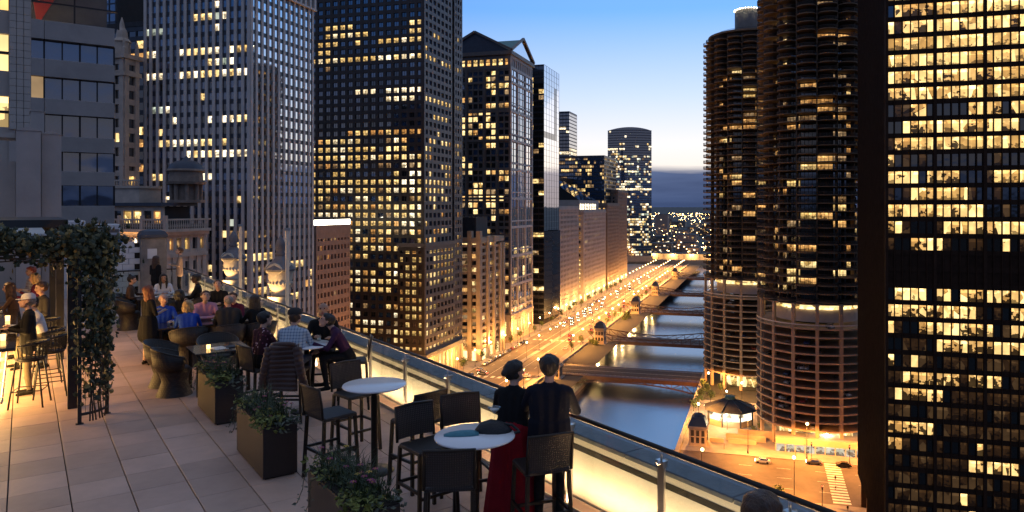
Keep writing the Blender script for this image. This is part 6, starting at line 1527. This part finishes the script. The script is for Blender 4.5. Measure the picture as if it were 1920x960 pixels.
def person(label, c, t, face, h=1.75, z0=0., pose='stand', seat=.45, lean=0., arms=('down','down'), skin='light', top='black', bottom='navy', shoes='shoe', hair='brown', style='short',
           sleeve='long', skirt=None, vox=.013, width=1., table=.74, feet=None, head=(0.,0.), jacket=None, bare_legs=False, build=1., shift=None):
    """face: direction faced, degrees from +x (across) towards +y (along); local frame: x right, y forward, z up"""
    o = thing('person', label, 'person', 'T', c, t, FLOOR+z0, math.radians(face-90), None); s = h/1.75; W = width
    caps = []; SKN, TOP, BOT, SHO, LIP, JAC = 0, 1, 2, 3, 4, 5
    ph = .93*s if pose == 'stand' else seat+.10*s
    la = math.radians(lean); tor = lambda f, x=0., y=0.: V3(x*s*W, y*s*math.cos(la) + f*s*math.sin(la), ph + f*s*math.cos(la) - y*s*math.sin(la))
    # torso: pelvis to shoulders, flattened by three columns
    hipw = .10*build
    for x in (-.085*build, 0, .085*build):
        caps.append((tor(-.03,x), tor(.16,x*.9), .105*s*W*build, .098*s*W*build, BOT)); caps.append((tor(.13,x*.9,.0), tor(.30,x*1.05,.0), .10*s*W*build, .105*s*W, TOP)); caps.append((tor(.30,x*1.05), tor(.44,x*1.25,-.01), .105*s*W, .085*s*W, TOP))
    caps.append((tor(.46,-.15,-.01), tor(.46,.15,-.01), .062*s, .062*s, TOP)); caps.append((tor(.47,-.08,-.015), tor(.52,0,-.01), .06*s, .055*s, TOP)); caps.append((tor(.47,.08,-.015), tor(.52,0,-.01), .06*s, .055*s, TOP))
    hy, hx = head; nk0 = tor(.50,0,-.01); hc = tor(.685,0,.02) + V3(hx*.0, 0, 0); caps.append((nk0, tor(.60,0,.005), .052*s, .05*s, SKN))
    # head: turned by hy (yaw), nodded by hx
    from mathutils import Euler as _E
    HM = _E((-math.radians(hx), 0, math.radians(hy))).to_matrix(); H = lambda x, y, z: hc + HM @ (V3(x, y, z)*s)
    caps += [(H(0,-.02,.035), H(0,.015,.035), .086*s, .084*s, SKN), (H(0,.03,-.01), H(0,.038,-.055), .066*s, .05*s, SKN), (H(0,.05,-.085), H(0,.04,-.085), .034*s, .03*s, SKN),
             (H(-.035,.03,-.06), H(.035,.03,-.06), .04*s, .04*s, SKN), (H(0,.094,.012), H(0,.112,-.028), .011*s, .016*s, SKN), (H(-.085,-.008,-.012), H(-.086,-.012,.02), .016*s, .018*s, SKN), (H(.085,-.008,-.012), H(.086,-.012,.02), .016*s, .018*s, SKN),
             (H(-.02,.088,-.062), H(.02,.088,-.062), .008*s, .008*s, LIP), (H(-.034,.082,.036), H(.034,.082,.036), .017*s, .017*s, SKN)]
    # arms
    slc = SKN if sleeve in ('none','short') else TOP
    for side, mode in ((-1, arms[0]), (1, arms[1])):
        sh = tor(.455, side*.185*(1/ W if W > 1 else 1), -.01)
        if mode == 'down': el = sh + V3(side*.05,-.03,-.28)*s; wr = el + V3(side*.0,.05,-.25)*s
        elif mode == 'table': el = sh + V3(side*.07,.14,-.23)*s; wr = V3(side*.08*s, sh.y+.40*s, max(table+.05, el.z-.12*s))
        elif mode == 'cross': el = sh + V3(side*.06,.16,-.24)*s; wr = V3(-side*.10*s, el.y+.13*s, max(table+.06, el.z-.03))
        elif mode == 'lap': el = sh + V3(side*.06,.02,-.27)*s; wr = el + V3(-side*.06,.22,-.06)*s
        elif mode == 'drink': el = sh + V3(side*.08,.10,-.25)*s; wr = el + V3(-side*.06,.20,.14)*s
        elif mode == 'hold': el = sh + V3(side*.06,.04,-.27)*s; wr = el + V3(-side*.10,.22,.05)*s
        elif mode == 'rail': el = sh + V3(side*.09,.16,-.24)*s; wr = el + V3(-side*.05,.22,-.06)*s
        elif mode == 'point': el = sh + V3(side*.08,.18,-.16)*s; wr = el + V3(-side*.02,.24,.02)*s
        caps.append((sh, el, .052*s*W, .043*s*W, TOP)) if sleeve != 'none' else caps.append((sh, el, .046*s, .038*s, SKN))
        caps.append((el, wr, .042*s*W if slc == TOP else .037*s, .033*s if slc == TOP else .026*s, slc)); hand(caps, wr, (wr-el), side, s, SKN)
    # legs
    lslot = SKN if bare_legs else BOT
    for side in (-1, 1):
        hp = V3(side*.09*s, 0, ph-.02*s)
        if pose == 'stand': kn = V3(side*.10*s, .025*s, .50*s); an = V3(side*.105*s, -.02*s, .085*s); toe = an + V3(side*.03*s, .17*s, -.055*s)
        else:
            kn = hp + V3(side*.05*s, .42*s, .02*s); fz = feet if feet is not None else 0.; an = V3(kn.x + side*.01, kn.y - .06*s, max(fz+.085*s, kn.z-.44*s)); toe = an + V3(side*.03*s, .16*s, -.055*s)
        caps.append((hp, kn, .085*s*(.95 if W < 1 else 1), .058*s, lslot if (pose == 'stand' and bare_legs) else (lslot if bare_legs else BOT))); caps.append((kn, kn + (an-kn)*.35, .056*s, .057*s, lslot)); caps.append((kn + (an-kn)*.3, an, .057*s, .036*s, lslot))
        caps.append((an, an + V3(0,0,-.03*s), .038*s, .038*s, SHO)); caps.append((an + V3(0,-.03,-.045)*s, toe, .036*s, .03*s, SHO))
    if skirt:
        zt, zb, rt, rb = skirt
        for x in (-.05, 0, .05): caps.append((V3(x*s,0,zt), V3(x*s*1.4,.0,zb), rt, rb, BOT))
        if zb < .3:   # hanging folds
            for k in range(22):
                a = 2*PI*k/22; c_, s_ = math.cos(a), math.sin(a); q = rb*(1.04+.10*math.sin(k*2.3)); caps.append((V3(c_*rt*.95,s_*rt*.8,zt-.12), V3(c_*q+c_*.02,s_*q*.85,zb-.03), .016, .03, BOT))
    if jacket:   # flared coat skirts below the waist
        for x in (-.09, 0, .09): caps.append((tor(.16,x), tor(-.10,x*1.15), .108*s*W, .112*s*W, TOP))
    mats = [M['skin_'+skin], M['cloth_'+top], M['cloth_'+bottom], M['cloth_'+shoes], M['lip'], M['cloth_'+(jacket or top)]]
    skin_union('body', caps, vox, 3, mats, o)
    for sx in (-1, 1):
        mb = MB(); p = H(sx*.032,.092,.018); mb.ball(p, .0105*s, 5); mb.part('eye', M['eye_dark'], o)
    hcap = []
    if style != 'bald':
        base = [(H(0,-.03,.05), H(0,.0,.062), .094*s, .085*s, 0), (H(0,-.045,.01), H(0,-.055,.05), .085*s, .085*s, 0), (H(-.045,.0,.06), H(.045,.0,.06), .062*s, .062*s, 0), (H(-.03,.055,.085), H(.03,.055,.085), .035*s, .035*s, 0)]
        hcap += base
        if style in ('short','thin'): hcap += [(H(-.075,-.02,.0), H(-.07,-.03,.04), .025*s, .03*s, 0), (H(.075,-.02,.0), H(.07,-.03,.04), .025*s, .03*s, 0)]
        if style == 'thin': hcap = [(H(0,-.05,.005), H(0,-.06,.03), .08*s, .07*s, 0), (H(-.07,-.02,.0), H(-.06,-.04,.03), .03*s, .03*s, 0), (H(.07,-.02,.0), H(.06,-.04,.03), .03*s, .03*s, 0)]
        if style in ('long','bob','curly'):
            Ln = {'long': -.30, 'bob': -.12, 'curly': -.24}[style]; wd = 1.25 if style == 'curly' else 1.
            for k in range(9):
                a = math.radians(150 + 240*k/8); x, y = .075*math.cos(a)*1.05, .075*math.sin(a)*1.0
                hcap.append((H(x,y-.01,.05), H(x*1.25*wd,y*1.2*wd-.02,Ln*.55), .035*s*wd, .036*s*wd, 0)); hcap.append((H(x*1.25*wd,y*1.2*wd-.02,Ln*.5), H(x*1.15*wd,y*1.2-.025,Ln+.02*math.sin(k*3)), .036*s*wd, .02*s, 0))
        if style == 'bun': hcap += [(H(0,-.05,.13), H(0,-.055,.14), .048*s, .044*s, 0), (H(-.07,-.02,.01), H(-.07,-.04,.04), .026*s, .03*s, 0), (H(.07,-.02,.01), H(.07,-.04,.04), .026*s, .03*s, 0)]
        if style == 'lowbun': hcap += [(H(0,-.125,.03), H(0,-.135,.03), .05*s, .045*s, 0), (H(-.06,-.03,-.02), H(0,-.09,-.03), .04*s, .035*s, 0), (H(.06,-.03,-.02), H(0,-.09,-.03), .04*s, .035*s, 0)]
        if style == 'cap':
            mb = MB(); mb.lathe([(.104*s,0),(.108*s,.03*s),(.095*s,.07*s),(.06*s,.095*s),(0,.105*s)], 18)
            mb.add([(.085*s*math.sin(a)*r, .09*s*math.cos(a)*r + (.075*s if r > 1 else 0)*math.cos(a), .008*s-.012*(r > 1)) for r in (1,1.3) for a in [math.radians(-70+20*k) for k in range(8)]], [(k,k+1,9+k,8+k) for k in range(7)]); b_ = mb.part('cap', M['cloth_white'] if hair == 'grey' else M['cloth_charcoal'], o); b_.location = H(0,-.015,.055); b_.rotation_euler = (0,0,math.radians(hy))
            hcap = [(H(0,-.05,.0), H(0,-.06,.03), .078*s, .075*s, 0), (H(-.07,-.02,.0), H(-.06,-.04,.02), .028*s, .03*s, 0), (H(.07,-.02,.0), H(.06,-.04,.02), .028*s, .03*s, 0)]
    if hcap: skin_union('hair', hcap, .011, 1, [M['hair_'+hair]], o, .0025)
    return o
# --- the couple at the rail
person('man in a dark navy suit standing at the railing, seen from behind', 4.26, 5.98, 52, 1.76, top='navy', bottom='black', hair='black', style='short', arms=('rail','rail'), vox=.009, jacket='navy', width=1.08, head=(-8,-4))
person('woman in a black jacket and long red skirt leaning beside the man in the suit', 4.05, 6.34, 40, 1.66, top='black', bottom='red', hair='black', style='lowbun', arms=('rail','rail'), vox=.009, width=.93, skirt=(.92,.10,.15,.24), jacket='black', head=(-35,-6), lean=6)
person('person with short brown hair at the bottom edge, only the head in view', 3.05, 2.40, 40, 1.78, top='charcoal', bottom='navy', hair='brown', style='short', arms=('down','down'), vox=.009, head=(-30,8))
# --- rear round bar table
person('man in a pale blue plaid shirt seen from behind at the rear bar table', 3.30, 11.50, 55, 1.76, pose='sit', seat=.76, lean=16, top='plaid', bottom='denim', hair='brown', style='cap', arms=('table','table'), table=1.07, feet=.30, width=1.05)
person('woman in a dark floral blouse seated left of the rear bar table', 2.93, 11.86, 20, 1.66, pose='sit', seat=.76, lean=8, top='floral', bottom='black', hair='black', style='short', arms=('cross','cross'), table=1.07, feet=.30, head=(-10,-8), width=.96)
person('man in a black jacket facing the camera across the rear bar table', 4.12, 12.40, -115, 1.76, pose='sit', seat=.74, lean=12, top='black', bottom='black', hair='grey', style='thin', arms=('hold','table'), table=1.07, feet=.30, skin='tan', head=(0,-14))
person('person in dark purple sitting on the lamp-lit bar chair', 4.22, 11.50, 165, 1.70, pose='sit', seat=.76, lean=30, top='plum', bottom='black', hair='black', style='short', arms=('table','lap'), table=1.07, feet=.30, head=(0,-25), width=.98)
# --- long table group
person('auburn-haired woman in a short black dress standing at the long table', 2.06, 17.12, 25, 1.64, top='black', bottom='black', hair='auburn', style='long', arms=('hold','hold'), sleeve='short', bare_legs=True, skirt=(.92,.60,.14,.17), width=.93, head=(-15,-12))
person('grey-haired man in a bright blue shirt at the long table', 2.44, 18.02, -85, 1.74, pose='sit', seat=.46, lean=6, top='blue', bottom='denim', hair='grey', style='thin', arms=('table','lap'), head=(10,-6))
person('blonde woman in a bright blue top with her back to the camera', 2.72, 16.66, 80, 1.64, pose='sit', seat=.47, lean=10, top='blue', bottom='black', hair='blonde', style='bob', arms=('table','table'), sleeve='short', width=.96, head=(-10,0))
person('man in a pink gingham shirt leaning on the long table', 3.27, 18.02, -92, 1.78, pose='sit', seat=.48, lean=16, top='gingham', bottom='khaki', hair='brown', style='short', arms=('cross','cross'), head=(0,-22), width=1.1)
person('grey-haired man in a dark jacket with his back to the camera at the long table', 3.46, 16.50, 78, 1.76, pose='sit', seat=.48, lean=8, top='charcoal', bottom='black', hair='grey', style='thin', arms=('table','table'), width=1.14, head=(28,0), jacket='charcoal')
person('long-haired woman in black at the parapet end of the long table', 4.05, 16.52, 112, 1.68, pose='sit', seat=.47, lean=8, top='black', bottom='black', hair='black', style='long', arms=('table','lap'))
person('person in a maroon sweater at the far right of the long table', 3.95, 17.98, -125, 1.68, pose='sit', seat=.46, lean=18, top='maroon', bottom='denim', hair='brown', style='short', arms=('table','drink'), head=(20,-10))
person('dark-haired woman in black half hidden behind the blue shirt', 2.95, 19.1, 90, 1.62, pose='sit', seat=.46, lean=6, top='black', bottom='black', hair='black', style='bob', arms=('lap','lap'), vox=.015)
tub(2.95, 19.05, 90, 'wicker tub chair of the dark-haired woman behind the blue shirt')
person('man in black looking down by the parapet behind the pink shirt', 4.08, 20.62, -105, 1.74, pose='sit', seat=.46, lean=10, top='black', bottom='black', hair='brown', style='short', arms=('table','table'), head=(0,-25), vox=.015)
person('man in a black suit and white shirt seated at the farthest table', 3.90, 22.25, 165, 1.78, pose='sit', seat=.46, lean=4, top='black', bottom='black', hair='black', style='short', arms=('table','lap'), skin='dark', jacket='black', vox=.015)
person('woman in a white top seated behind the farthest table', 3.24, 23.82, -92, 1.66, pose='sit', seat=.46, lean=8, top='white', bottom='denim', hair='black', style='long', arms=('table','table'), skin='tan', vox=.015)
person('woman with her hair up seated at the far left in a wicker chair', 2.38, 23.6, -15, 1.66, pose='sit', seat=.46, lean=4, top='brown', bottom='black', hair='black', style='bun', arms=('table','lap'), vox=.015)
person('man in a tan jacket standing by the far corner of the railing', 4.50, 29.2, 170, 1.80, top='tanjacket', bottom='black', hair='brown', style='short', arms=('hold','hold'), jacket='tanjacket', head=(10,-18), vox=.015)
person('long-haired woman in black standing by the stone pillar', 3.46, 27.0, 40, 1.66, top='black', bottom='black', hair='brown', style='long', arms=('hold','down'), vox=.015, width=.94)
# --- bar under the pergola
person('man in a white cap and black jacket standing at the bar', .06, 15.70, 178, 1.74, top='black', bottom='khaki', hair='grey', style='cap', arms=('hold','table'), table=1.07, jacket='black', width=1.1, head=(5,-12))
person('man in a white shirt leaning on the bar behind the man in the cap', .28, 16.35, 190, 1.66, pose='sit', seat=.76, lean=14, top='white', bottom='khaki', hair='brown', style='cap', arms=('table','table'), table=1.07, feet=.27, head=(20,-6))
person('red-haired man in a plaid shirt at the far side of the bar', .16, 23.2, 200, 1.72, top='tartan', bottom='denim', hair='red', style='short', arms=('hold','hold'), vox=.015)
person('woman with dark hair leaning at the bar under the pergola', -.15, 19.6, 175, 1.64, top='brown', bottom='black', hair='brown', style='long', arms=('table','hold'), table=1.07, vox=.015, lean=8)
person('person in an amber-lit shirt beyond the bar counter', -1.75, 18.2, -10, 1.72, top='tanjacket', bottom='black', hair='black', style='short', arms=('table','table'), table=1.07, vox=.015)

person('bartender in a white shirt behind the bar counter', -1.6, 16.1, 0, 1.74, top='white', bottom='black', hair='black', style='short', arms=('table','hold'), table=1.07, vox=.015)
person('woman in a maroon top perched at the bar beside the red-haired man', .22, 21.6, 185, 1.66, top='maroon', bottom='black', hair='blonde', style='bob', arms=('table','drink'), table=1.07, vox=.015)
person('man in a charcoal jacket standing between bar and pergola post', .30, 18.1, 200, 1.74, top='charcoal', bottom='denim', hair='brown', style='short', arms=('hold','down'), jacket='charcoal', vox=.015)
# --- small pedestrians down on the cross street
for k, (w, s_, f_, tp, lb) in enumerate(((221,-20,90,'charcoal','pedestrian in dark clothes halfway over the zebra crossing'),(214,-19.4,95,'white','pedestrian in a pale top on the near half of the zebra crossing'),(239.5,-10,0,'black','pedestrian in black on the pavement left of the crossing'),(240.2,12,20,'denim','pedestrian on the pavement beside the bridge house'),(199.5,-21,60,'black','pedestrian waiting at the near kerb of the crossing'))):
    o = person(lb, 0, 0, 0, 1.74, top=tp, bottom='black', hair='brown', style='short', vox=.03); place(o, 'C', w, s_, .02 if 203 < w < 236 else .16, math.radians(f_))
bpy.data.scenes.remove(TMP)
